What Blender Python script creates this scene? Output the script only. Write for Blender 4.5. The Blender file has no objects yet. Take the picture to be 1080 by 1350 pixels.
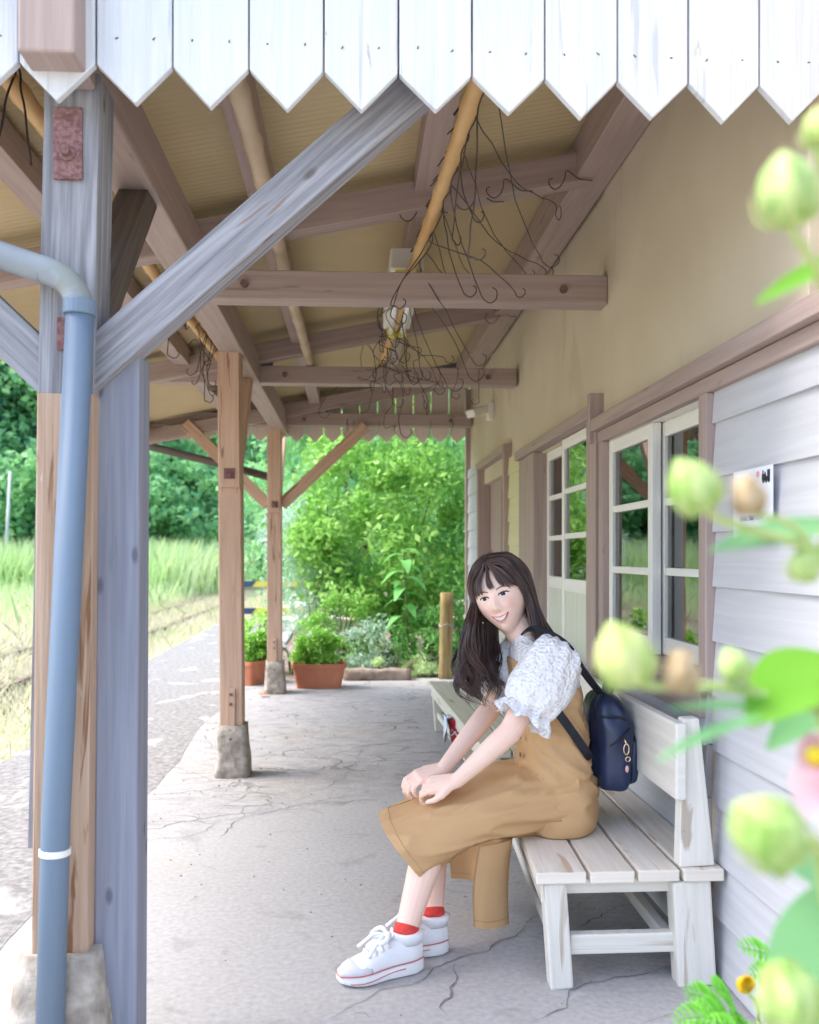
import bpy, bmesh, math, random
import numpy as np
from mathutils import Vector, Matrix, noise
from mathutils.bvhtree import BVHTree
random.seed(7); rng = np.random.default_rng(7)
scene = bpy.context.scene
col = scene.collection
R_ = math.radians
# ---------------------------------------------------------------- camera
cam_d = bpy.data.cameras.new('camera'); cam = bpy.data.objects.new('camera', cam_d); col.objects.link(cam)
EYE = Vector((0, 0, 1.15)); YAW = math.atan(73 / 1200)
cam.location = EYE; cam.rotation_euler = (R_(90), 0, -YAW)
cam_d.sensor_fit = 'HORIZONTAL'; cam_d.sensor_width = 36; cam_d.lens = 40.0
cam_d.shift_y = 57 / 1080 * 1.0
cam_d.clip_start = 0.02; cam_d.clip_end = 2000
cam_d.dof.use_dof = True; cam_d.dof.focus_distance = 2.72; cam_d.dof.aperture_fstop = 4.8
scene.camera = cam
# ---------------------------------------------------------------- sky, sun, exposure
SUN_EL, SUN_AZ = 55, 272          # azimuth measured clockwise from +Y: sun high over the track side
w = bpy.data.worlds.new('World'); scene.world = w; w.use_nodes = True
wn = w.node_tree.nodes; wl = w.node_tree.links
sky = wn.new('ShaderNodeTexSky'); sky.sky_type = 'NISHITA'; sky.sun_disc = False
sky.sun_elevation = R_(SUN_EL); sky.sun_rotation = R_(SUN_AZ); sky.dust_density = 2.5; sky.air_density = 1.0; sky.ozone_density = 1.0
wn['Background'].inputs[1].default_value = 0.15
wl.new(sky.outputs[0], wn['Background'].inputs[0])
sd = bpy.data.lights.new('sun', 'SUN'); sd.energy = 1.25; sd.angle = R_(28); sd.color = (1, .96, .9)
so = bpy.data.objects.new('sun', sd); col.objects.link(so)
az = R_(SUN_AZ); el = R_(SUN_EL)
to_sun = Vector((math.sin(az) * math.cos(el), math.cos(az) * math.cos(el), math.sin(el)))
so.rotation_euler = to_sun.to_track_quat('Z', 'Y').to_euler(); so.location = (-6, -4, 12)
scene.view_settings.view_transform = 'Standard'; scene.view_settings.look = 'None'
scene.view_settings.exposure = 1.92; scene.view_settings.gamma = 1
scene.cycles.max_bounces = 8; scene.cycles.diffuse_bounces = 5; scene.cycles.glossy_bounces = 3
scene.cycles.transmission_bounces = 5; scene.cycles.transparent_max_bounces = 8
scene.cycles.caustics_reflective = False; scene.cycles.caustics_refractive = False

# ---------------------------------------------------------------- materials
MATS = {}
def nt(name):
    m = bpy.data.materials.new(name); m.use_nodes = True; MATS[name] = m
    n = m.node_tree.nodes; return m, n, m.node_tree.links, n['Principled BSDF']
def c4(c): return (c[0], c[1], c[2], 1)
def mat(name, c1, c2=None, scale=5., stretch=(1, 1, 1), coord='Object', rough=.6, bump=0., bscale=None, bstretch=None,
        metal=0, spec=.4, detail=5, lo=.35, hi=.65, wear=None, wear2=None, sss=0):
    m, n, l, p = nt(name)
    p.inputs['Roughness'].default_value = rough; p.inputs['Metallic'].default_value = metal
    p.inputs['Specular IOR Level'].default_value = spec
    if sss: p.inputs['Subsurface Weight'].default_value = sss; p.inputs['Subsurface Radius'].default_value = (.012, .005, .003)
    tc = n.new('ShaderNodeTexCoord')
    def noise_(sc, st, det=detail, dis=0.):
        mp = n.new('ShaderNodeMapping'); mp.inputs['Scale'].default_value = st
        l.new(tc.outputs[coord], mp.inputs[0])
        t = n.new('ShaderNodeTexNoise'); t.inputs['Scale'].default_value = sc; t.inputs['Detail'].default_value = det
        t.inputs['Distortion'].default_value = dis
        l.new(mp.outputs[0], t.inputs['Vector']); return t
    t = noise_(scale, stretch, dis=.3)
    r = n.new('ShaderNodeValToRGB'); r.color_ramp.elements[0].position = lo; r.color_ramp.elements[1].position = hi
    r.color_ramp.elements[0].color = c4(c1); r.color_ramp.elements[1].color = c4(c2 or c1)
    l.new(t.outputs[0], r.inputs[0]); out = r.outputs[0]
    for wr in (wear, wear2):
        if not wr: continue
        wc, th, wsc, wst = wr
        t2 = noise_(wsc, wst, 7, .6)
        r2 = n.new('ShaderNodeValToRGB'); r2.color_ramp.elements[0].position = th; r2.color_ramp.elements[1].position = th + .05
        l.new(t2.outputs[0], r2.inputs[0])
        mx = n.new('ShaderNodeMix'); mx.data_type = 'RGBA'
        l.new(r2.outputs[0], mx.inputs[0]); l.new(out, mx.inputs[6]); mx.inputs[7].default_value = c4(wc); out = mx.outputs[2]
    l.new(out, p.inputs['Base Color'])
    if bump:
        tb = noise_(bscale or scale * 3, bstretch or stretch, 6)
        b = n.new('ShaderNodeBump'); b.inputs['Strength'].default_value = min(1, bump); b.inputs['Distance'].default_value = .004
        l.new(tb.outputs[0], b.inputs['Height']); l.new(b.outputs[0], p.inputs['Normal'])
    return m
WS = (1, 22, 1)      # u runs along the grain
def wood(name, c1, c2, rough=.65, bump=.35, wear=None, wear2=None, scale=2.2, knots=None):
    m = wood_(name, c1, c2, rough, bump, wear, wear2, scale)
    if knots:
        n = m.node_tree.nodes; l = m.node_tree.links; p = n['Principled BSDF']; src = p.inputs['Base Color'].links[0].from_socket
        tc = n.new('ShaderNodeTexCoord'); mp = n.new('ShaderNodeMapping'); mp.inputs['Scale'].default_value = (3.1, 7, 1); l.new(tc.outputs['UV'], mp.inputs[0])
        v = n.new('ShaderNodeTexVoronoi'); v.inputs['Scale'].default_value = 1; v.voronoi_dimensions = '2D'; l.new(mp.outputs[0], v.inputs['Vector'])
        r = n.new('ShaderNodeValToRGB'); r.color_ramp.elements[0].position = .03; r.color_ramp.elements[0].color = (.9, .9, .9, 1); r.color_ramp.elements[1].position = .075; r.color_ramp.elements[1].color = (0, 0, 0, 1)
        l.new(v.outputs['Distance'], r.inputs[0]); x = n.new('ShaderNodeMix'); x.data_type = 'RGBA'; l.new(r.outputs[0], x.inputs[0]); l.new(src, x.inputs[6]); x.inputs[7].default_value = c4(knots); l.new(x.outputs[2], p.inputs['Base Color'])
    return m
def wood_(name, c1, c2, rough, bump, wear, wear2, scale):
    return mat(name, c1, c2, scale, WS, 'UV', rough, bump, 3.5, (1, 34, 1), wear=wear, wear2=wear2, spec=.3)
def leafmat(name, c1, c2, trans=.4, rough=.5, pscale=1.2, c3=None):
    m, n, l, p = nt(name)
    g = n.new('ShaderNodeNewGeometry'); r = n.new('ShaderNodeValToRGB')
    r.color_ramp.elements[0].color = c4(c1); r.color_ramp.elements[1].color = c4(c2)
    r.color_ramp.elements[0].position = .1; r.color_ramp.elements[1].position = .9
    if c3: e = r.color_ramp.elements.new(.97); e.color = c4(c3)
    t = n.new('ShaderNodeTexNoise'); t.inputs['Scale'].default_value = pscale; t.inputs['Detail'].default_value = 2
    tc = n.new('ShaderNodeTexCoord'); l.new(tc.outputs['Object'], t.inputs['Vector'])
    mx = n.new('ShaderNodeMath'); mx.operation = 'MULTIPLY_ADD'; mx.inputs[1].default_value = .55
    l.new(g.outputs['Random Per Island'], mx.inputs[0])
    m2 = n.new('ShaderNodeMath'); m2.operation = 'MULTIPLY_ADD'; m2.inputs[1].default_value = .9; m2.inputs[2].default_value = -.22
    l.new(t.outputs[0], m2.inputs[0]); l.new(m2.outputs[0], mx.inputs[2])
    l.new(mx.outputs[0], r.inputs[0]); l.new(r.outputs[0], p.inputs['Base Color'])
    p.inputs['Roughness'].default_value = rough; p.inputs['Specular IOR Level'].default_value = .3
    tr = n.new('ShaderNodeBsdfTranslucent'); l.new(r.outputs[0], tr.inputs[0])
    s = n.new('ShaderNodeMixShader'); s.inputs[0].default_value = trans
    l.new(p.outputs[0], s.inputs[1]); l.new(tr.outputs[0], s.inputs[2]); l.new(s.outputs[0], n['Material Output'].inputs[0])
    return m
MAUVE = wood('mauve_painted_timber', (.36, .275, .25), (.43, .335, .30), .6, .2, wear=((.27, .205, .185), .66, 3, (1, 6, 1)))
BROWN = wood('faded_brown_timber', (.52, .34, .24), (.62, .43, .32), .65, .35, wear=((.30, .17, .10), .62, 3, (1, 10, 1)))
PEEL = wood('peeling_brown_timber', (.40, .27, .185), (.53, .38, .28), .7, .6, wear=((.25, .13, .07), .60, 2.5, (1, 9, 1)), wear2=((.62, .52, .40), .68, 6, (1, 5, 1)))
GREYW = wood('weathered_grey_timber', (.19, .187, .205), (.37, .372, .40), .8, .9, wear=((.25, .20, .18), .64, 2.5, (1, 14, 1)), scale=3, knots=(.13, .11, .11))
BLUEW = wood('blue_grey_timber', (.22, .232, .285), (.29, .305, .365), .7, .45, wear=((.19, .195, .235), .64, 1.5, (1, 12, 1)), knots=(.12, .125, .16))
DARKW = wood('dark_timber', (.10, .085, .075), (.16, .13, .11), .7, .3)
VALW = wood('white_painted_board', (.60, .63, .67), (.68, .70, .735), .6, .6, wear=((.50, .53, .58), .62, 2, (1, 18, 1)), wear2=((.44, .42, .40), .70, 7, (1, 3, 1)))
CREAMB = wood('cream_painted_board', (.74, .63, .54), (.80, .70, .61), .6, .2)
BENCHW = wood('white_bench_paint', (.68, .655, .59), (.76, .735, .68), .55, .3, wear=((.46, .40, .33), .63, 2.2, (1, 7, 1)), wear2=((.36, .33, .29), .72, 9, (1, 3, 1)))
SEATW = wood('worn_bench_paint', (.70, .63, .54), (.79, .74, .66), .55, .3, wear=((.56, .42, .31), .60, 2.2, (1, 6, 1)))
OLDB = wood('old_greenish_bench_paint', (.58, .57, .47), (.66, .65, .55), .6, .3, wear=((.45, .40, .30), .66, 2, (1, 8, 1)))
PLASTER = mat('cream_plaster', (.56, .485, .365), (.63, .555, .43), 1.6, rough=.75, bump=.2, bscale=45, wear=((.545, .47, .35), .60, 2.2, (1, 1, .35)), wear2=((.62, .56, .45), .66, 5, (1, 1, .6)))
SIDING = wood('pale_lavender_siding', (.51, .515, .545), (.57, .575, .605), .5, .15)
SIDINGY = wood('yellowed_siding', (.64, .60, .36), (.70, .66, .42), .55, .15)
SASH = wood('white_sash_paint', (.78, .77, .71), (.84, .83, .78), .5, .2, wear=((.62, .58, .48), .68, 3, (1, 8, 1)))
DOORP = wood('pale_green_door_paint', (.62, .64, .54), (.68, .70, .60), .55, .3, wear=((.36, .30, .25), .70, 3, (1, 14, 1)))
SHEET = mat('cream_corrugated_sheet', (.50, .40, .225), (.57, .46, .27), 1.3, rough=.55, bump=.05)
ROOFT = mat('grey_roof_metal', (.30, .31, .33), (.38, .39, .40), 2, rough=.5, metal=.3)
RUST = mat('rusty_iron', (.17, .08, .08), (.32, .185, .18), 110, rough=.85, bump=.5, bscale=120, metal=.2)
BOLT = mat('dull_brown_iron', (.16, .10, .08), (.24, .16, .13), 40, rough=.7, metal=.4)
BAMBOO = mat('orange_bamboo', (.55, .32, .13), (.68, .44, .20), 5, (1, 1, 1), rough=.45, bump=.1)
BAMBOOG = mat('greyed_bamboo', (.46, .34, .22), (.60, .48, .34), 5, rough=.55, bump=.1)
WIRE = mat('dark_wire', (.06, .05, .05), (.10, .08, .07), 30, rough=.6, metal=.3)
PVC = mat('blue_grey_pvc_pipe', (.13, .185, .255), (.165, .225, .30), 3, (1, 1, .25), rough=.48, wear=((.20, .25, .31), .66, 4, (2, 2, .5)), bump=.05)
PVCG = mat('mossy_pvc_pipe', (.21, .245, .28), (.29, .32, .345), 5, rough=.5, wear=((.24, .265, .25), .55, 5, (1, 1, 1)), bump=.1)
GREYM = mat('dark_grey_metal', (.12, .13, .14), (.18, .19, .20), 8, rough=.5, metal=.4)
WHITEP = mat('white_plastic', (.78, .76, .70), (.82, .80, .75), 6, rough=.4)
FOOTC = mat('rough_footing_concrete', (.26, .22, .18), (.48, .43, .37), 22, rough=.95, bump=1, bscale=60, wear=((.30, .28, .18), .62, 5, (1, 1, 1)))
TERRA = mat('terracotta_plastic', (.50, .17, .09), (.58, .23, .13), 6, rough=.6, bump=.08)
STONE = mat('mossy_kerb_stone', (.22, .17, .14), (.38, .31, .26), 12, rough=.95, bump=.8, bscale=40)
STAKEW = mat('mossy_stake_wood', (.24, .17, .07), (.38, .29, .13), 5, (6, 6, .7), rough=.85, bump=.6, bscale=9)
GALV = mat('pale_pole_concrete', (.55, .55, .53), (.66, .66, .64), 3, rough=.8)
RED = mat('red_enamel', (.52, .03, .05), (.58, .05, .07), 5, rough=.35)
WHITE = mat('white_paint', (.82, .82, .82), (.85, .85, .85), 5, rough=.5)
INK = mat('dark_ink', (.03, .03, .05), None, rough=.6)
INKB = mat('blue_ink', (.08, .11, .30), None, rough=.6)
PINK = mat('pink_ink', (.80, .25, .30), None, rough=.6)
PAPER = mat('notice_paper', (.74, .77, .86), (.78, .80, .88), 2, rough=.5)
YELLOW = mat('yellow_barrier_paint', (.62, .55, .06), (.70, .62, .10), 4, rough=.5)
BLACKP = mat('dark_blue_barrier_paint', (.03, .05, .12), (.05, .07, .15), 4, rough=.5)
STEEL = mat('rusty_rail_steel', (.20, .13, .10), (.34, .26, .22), 12, rough=.6, metal=.4)
SLEEPER = mat('dark_sleeper_wood', (.12, .09, .07), (.20, .16, .13), 4, rough=.9, bump=.6)
BARK = mat('bark', (.09, .07, .05), (.18, .14, .10), 8, (1, 1, .25), rough=.9, bump=.8)
TWIG = mat('green_brown_stem', (.12, .16, .05), (.20, .22, .09), 10, rough=.7)
INTER = mat('dim_room_wall', (.58, .52, .50), (.64, .58, .55), 2, rough=.8)
INTERF = mat('dim_room_floor', (.22, .17, .13), (.28, .22, .17), 4, rough=.6)
CURT = mat('grey_lavender_curtain', (.62, .58, .64), (.70, .66, .70), 3, (8, 8, .3), rough=.8)
def glass():
    m, n, l, p = nt('window_glass')
    n.remove(p)
    fr = n.new('ShaderNodeFresnel'); fr.inputs[0].default_value = 1.62
    tr = n.new('ShaderNodeBsdfTransparent'); tr.inputs[0].default_value = (.86, .89, .88, 1)
    gl = n.new('ShaderNodeBsdfGlossy'); gl.inputs['Roughness'].default_value = .015
    mr = n.new('ShaderNodeMapRange'); mr.inputs[3].default_value = .22; mr.inputs[4].default_value = 1.0
    mx = n.new('ShaderNodeMixShader'); l.new(fr.outputs[0], mr.inputs[0]); l.new(mr.outputs[0], mx.inputs[0])
    l.new(tr.outputs[0], mx.inputs[1]); l.new(gl.outputs[0], mx.inputs[2]); l.new(mx.outputs[0], n['Material Output'].inputs[0])
    tc = n.new('ShaderNodeTexCoord'); t = n.new('ShaderNodeTexNoise'); t.inputs['Scale'].default_value = 3
    l.new(tc.outputs['Object'], t.inputs['Vector'])
    b = n.new('ShaderNodeBump'); b.inputs['Strength'].default_value = .05; b.inputs['Distance'].default_value = .01
    l.new(t.outputs[0], b.inputs['Height']); l.new(b.outputs[0], gl.inputs['Normal'])
    return m
GLASS = glass()

# ---------------------------------------------------------------- mesh helpers
def V(*a): return Vector(a if len(a) > 1 else a[0])
def catmull(pts, k=6):
    P = [V(p) for p in pts]
    if len(P) < 3: return [P[0].lerp(P[-1], i / k) for i in range(k + 1)]
    Q = [P[0] * 2 - P[1]] + P + [P[-1] * 2 - P[-2]]; out = []
    for i in range(1, len(Q) - 2):
        a, b, c, d = Q[i - 1], Q[i], Q[i + 1], Q[i + 2]
        for j in range(k):
            t = j / k
            out.append(.5 * ((2 * b) + (c - a) * t + (2 * a - 5 * b + 4 * c - d) * t * t + (3 * b - a - 3 * c + d) * t ** 3))
    out.append(P[-1]); return out
def lerp_list(vals, n):
    m = len(vals) - 1; o = []
    for i in range(n):
        t = i / (n - 1) * m; k = min(int(t), m - 1); o.append(vals[k] + (vals[k + 1] - vals[k]) * (t - k))
    return o
ORIG = {}
class MB:
    def __init__(s): s.v = []; s.f = []; s.uv = []; s.mi = []; s.cur = 0
    def add(s, vs, fs, uvs=None):
        b = len(s.v); s.v += [tuple(v) for v in vs]
        for i, f in enumerate(fs):
            s.f.append(tuple(b + k for k in f)); s.mi.append(s.cur)
            s.uv.append(uvs[i] if uvs else None)
    def hexa(s, c, length_axis=0):
        # c: 8 corners, index bits: 1 = along u axis, 2 = v axis, 4 = w axis
        c = [V(p) for p in c]; o = (random.random() * 40, random.random() * 40)
        fs = [(0, 2, 3, 1), (4, 5, 7, 6), (0, 1, 5, 4), (2, 6, 7, 3), (0, 4, 6, 2), (1, 3, 7, 5)]
        L = (c[1] - c[0]).length; W = (c[2] - c[0]).length; Hh = (c[4] - c[0]).length
        uvs = []
        for k, f in enumerate(fs):
            q = []
            for i in f:
                u = L if i & 1 else 0; v = W if i & 2 else 0; x = Hh if i & 4 else 0
                if k < 2: q.append((u + o[0], v + o[1] + k * 3))
                elif k < 4: q.append((u + o[0], x + o[1] + k * 3))
                else: q.append((v * .2 + o[0] + 9, x + o[1]))
            uvs.append(q)
        s.add(c, fs, uvs); return s
    def box(s, x0, x1, y0, y1, z0, z1):
        d = [(x1 - x0, 0), (y1 - y0, 1), (z1 - z0, 2)]; d.sort(key=lambda t: -abs(t[0])); ax = [d[0][1], d[1][1], d[2][1]]
        lo = (x0, y0, z0); hi = (x1, y1, z1); cs = []
        for i in range(8):
            p = list(lo)
            for b in range(3):
                if i >> b & 1: p[ax[b]] = hi[ax[b]]
            cs.append(p)
        return s.hexa(cs)
    def beam(s, p0, p1, w, h, up=(0, 0, 1), w1=None, h1=None):
        p0 = V(p0); p1 = V(p1); d = (p1 - p0).normalized(); sd = d.cross(V(up)).normalized(); u = sd.cross(d)
        w1 = w if w1 is None else w1; h1 = h if h1 is None else h1; cs = []
        for i in range(8):
            e = i & 1; p = p1 if e else p0; ww = w1 if e else w; hh = h1 if e else h
            cs.append(p + sd * (ww / 2 if i & 2 else -ww / 2) + u * (hh / 2 if i & 4 else -hh / 2))
        return s.hexa(cs)
    def tube(s, pts, r, n=8, caps=True):
        P = [V(p) for p in pts]; m = len(P); rs = r if isinstance(r, (list, tuple)) else [r] * m
        if len(rs) != m: rs = lerp_list(list(rs), m)
        t0 = (P[1] - P[0]).normalized(); a = t0.orthogonal().normalized(); vs = []; uvl = 0; ul = [0]
        for i in range(m):
            t = (P[min(i + 1, m - 1)] - P[max(i - 1, 0)]).normalized()
            a = (a - t * a.dot(t)); a = a.normalized() if a.length > 1e-6 else t.orthogonal().normalized(); b = t.cross(a)
            if i: uvl += (P[i] - P[i - 1]).length; ul.append(uvl)
            for k in range(n):
                th = 2 * math.pi * k / n; vs.append(P[i] + (a * math.cos(th) + b * math.sin(th)) * rs[i])
        fs = []; uvs = []
        for i in range(m - 1):
            for k in range(n):
                k2 = (k + 1) % n; fs.append((i * n + k, i * n + k2, (i + 1) * n + k2, (i + 1) * n + k))
                uvs.append([(ul[i], k / n * .2), (ul[i], (k + 1) / n * .2), (ul[i + 1], (k + 1) / n * .2), (ul[i + 1], k / n * .2)])
        if caps:
            fs.append(tuple(range(n))[::-1]); uvs.append([(0, 0)] * n)
            fs.append(tuple((m - 1) * n + k for k in range(n))); uvs.append([(0, 0)] * n)
        s.add(vs, fs, uvs); return s
    def loft(s, rings, cap0=True, cap1=True, closed=True):
        n = len(rings[0]); vs = [p for r in rings for p in r]; fs = []; kk = n if closed else n - 1
        for i in range(len(rings) - 1):
            for k in range(kk):
                k2 = (k + 1) % n; fs.append((i * n + k, i * n + k2, (i + 1) * n + k2, (i + 1) * n + k))
        if cap0: fs.append(tuple(range(n))[::-1])
        if cap1: fs.append(tuple((len(rings) - 1) * n + k for k in range(n)))
        s.add(vs, fs); return s
    def ball(s, c, r, nu=12, nv=8, axes=None):
        c = V(c); r = r if isinstance(r, (tuple, list)) else (r, r, r)
        ax = axes or (V(1, 0, 0), V(0, 1, 0), V(0, 0, 1)); rings = []
        for j in range(1, nv):
            ph = math.pi * j / nv; rings.append([c + ax[0] * (r[0] * math.sin(ph) * math.cos(2 * math.pi * k / nu)) + ax[1] * (r[1] * math.sin(ph) * math.sin(2 * math.pi * k / nu)) - ax[2] * (r[2] * math.cos(ph)) for k in range(nu)])
        b0 = len(s.v); s.loft(rings, False, False)
        bot = c - ax[2] * r[2]; top = c + ax[2] * r[2]; i0 = len(s.v); s.v += [tuple(bot), tuple(top)]
        for k in range(nu):
            s.f.append((b0 + (k + 1) % nu, b0 + k, i0)); s.mi.append(s.cur); s.uv.append(None)
            q = b0 + (nv - 2) * nu; s.f.append((q + k, q + (k + 1) % nu, i0 + 1)); s.mi.append(s.cur); s.uv.append(None)
        return s
    def capsule(s, a, b, ra, rb, n=12):
        a = V(a); b = V(b); d = (b - a); L = d.length; d = d / L if L > 1e-9 else V(0, 0, 1); pts = []; rs = []
        for k in range(4, 0, -1): an = k / 4 * math.pi / 2; pts.append(a - d * ra * math.sin(an)); rs.append(max(ra * math.cos(an), ra * .03))
        pts += [a, b]; rs += [ra, rb]
        for k in range(1, 5): an = k / 4 * math.pi / 2; pts.append(b + d * rb * math.sin(an)); rs.append(max(rb * math.cos(an), rb * .03))
        return s.tube(pts, rs, n)
    def build(s, name, mats, parent=None, smooth=False, bevel=0, sub=0, solid=0, loc=None):
        org = V(loc) if loc is not None else (ORIG.get(parent.name, V(0, 0, 0)) if parent else V(0, 0, 0))
        me = bpy.data.meshes.new(name); me.from_pydata([(v[0] - org[0], v[1] - org[1], v[2] - org[2]) for v in s.v], [], s.f)
        if any(u for u in s.uv):
            ul = me.uv_layers.new(name='UVMap'); arr = []
            for f, u in zip(s.f, s.uv):
                arr += [c for q in (u or [(0, 0)] * len(f)) for c in q]
            ul.data.foreach_set('uv', arr)
        mats = mats if isinstance(mats, (list, tuple)) else [mats]
        for m in mats: me.materials.append(m)
        if len(mats) > 1: me.polygons.foreach_set('material_index', s.mi)
        if smooth: me.polygons.foreach_set('use_smooth', [True] * len(me.polygons))
        me.update()
        o = bpy.data.objects.new(name, me); col.objects.link(o)
        if parent: o.parent = parent
        elif loc is not None: o.location = org
        ORIG[o.name] = org
        if bevel:
            b = o.modifiers.new('Bevel', 'BEVEL'); b.width = bevel; b.segments = 2; b.limit_method = 'ANGLE'; b.angle_limit = R_(40)
        if solid: q = o.modifiers.new('Solidify', 'SOLIDIFY'); q.thickness = solid; q.offset = 0
        if sub: q = o.modifiers.new('Subsurf', 'SUBSURF'); q.levels = sub; q.render_levels = sub
        return o
def tag(o, label=None, cat=None, group=None, kind=None):
    if label: o['label'] = label
    if cat: o['category'] = cat
    if group: o['group'] = group
    if kind: o['kind'] = kind
    return o
def thing(name, loc, label, cat, group=None):
    o = bpy.data.objects.new(name, None); col.objects.link(o); o.location = loc; o.empty_display_size = .1
    ORIG[o.name] = V(loc); return tag(o, label, cat, group)
def copy_thing(o, loc, rz=0, sc=1, label=None):
    c = o.copy(); col.objects.link(c); c.location = loc; c.rotation_euler = (0, 0, rz); c.scale = (sc,) * 3 if not isinstance(sc, tuple) else sc
    if label: c['label'] = label
    for ch in list(o.children):
        d = ch.copy(); col.objects.link(d); d.parent = c
        for g in list(ch.children):
            e = g.copy(); col.objects.link(e); e.parent = d
    return c
def ell(c, a, b, ra, rb, n=24, p=2.0):
    out = []
    for k in range(n):
        t = 2 * math.pi * k / n; ca, sa = math.cos(t), math.sin(t)
        out.append(V(c) + V(a) * (ra * math.copysign(abs(ca) ** (2 / p), ca)) + V(b) * (rb * math.copysign(abs(sa) ** (2 / p), sa)))
    return out
def smooth_rings(rings, k=4):
    n = len(rings[0]); cols = [catmull([r[i] for r in rings], k) for i in range(n)]
    return [[cols[i][j] for i in range(n)] for j in range(len(cols[0]))]
def arr_mesh(name, verts, faces_n, mat_, parent=None, loc=None, smooth=False):
    """verts (N*faces_n,3): every consecutive faces_n verts form one face"""
    org = V(loc) if loc is not None else (ORIG.get(parent.name, V(0, 0, 0)) if parent else V(0, 0, 0))
    verts = np.asarray(verts, dtype=np.float32).reshape(-1, 3) - np.array(org, dtype=np.float32)
    n = len(verts); nf = n // faces_n
    me = bpy.data.meshes.new(name); me.vertices.add(n); me.loops.add(n); me.polygons.add(nf)
    me.vertices.foreach_set('co', verts.ravel()); me.loops.foreach_set('vertex_index', np.arange(n, dtype=np.int32))
    me.polygons.foreach_set('loop_start', np.arange(0, n, faces_n, dtype=np.int32))
    try: me.polygons.foreach_set('loop_total', np.full(nf, faces_n, dtype=np.int32))
    except Exception: pass
    me.materials.append(mat_); me.update(calc_edges=True); me.validate()
    o = bpy.data.objects.new(name, me); col.objects.link(o)
    if parent: o.parent = parent
    elif loc is not None: o.location = org
    ORIG[o.name] = org; return o
def unit(a): return a / np.maximum(np.linalg.norm(a, axis=1, keepdims=True), 1e-9)
def leaf_quads(c, L, W, up=.5, outward=None, droop=0.):
    n = len(c); d = unit(rng.normal(size=(n, 3)) + (outward if outward is not None else 0) + np.array([0, 0, -droop]))
    nn = unit(rng.normal(size=(n, 3)) + np.array([0, 0, up * 3])); s = unit(np.cross(d, nn)); nn = np.cross(s, d)
    l = (L * (0.6 + .8 * rng.random(n)))[:, None]; wd = l * W
    q = np.stack([c - d * l * .5, c + s * wd * .5 - nn * l * .04, c + d * l * .5 - nn * l * .1, c - s * wd * .5 - nn * l * .04], 1)
    return q.reshape(-1, 3)
def blades(n, xy, z0, h, w, lean=.25):
    x = xy; a = rng.random(n) * 6.283; hh = h * (0.5 + rng.random(n) * .7)
    dx = np.stack([np.cos(a), np.sin(a), 0 * a], 1) * (w / 2)
    ln = np.stack([rng.normal(size=n), rng.normal(size=n), 0 * a], 1) * (lean * hh)[:, None]
    b = np.concatenate([x, z0[:, None]], 1); up = np.zeros((n, 3)); up[:, 2] = hh
    mid = b + up * .55 + ln * .35; top = b + up + ln
    q = np.stack([b - dx, b + dx, mid + dx * .8, top, mid - dx * .8], 1)
    return q.reshape(-1, 3)
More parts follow.
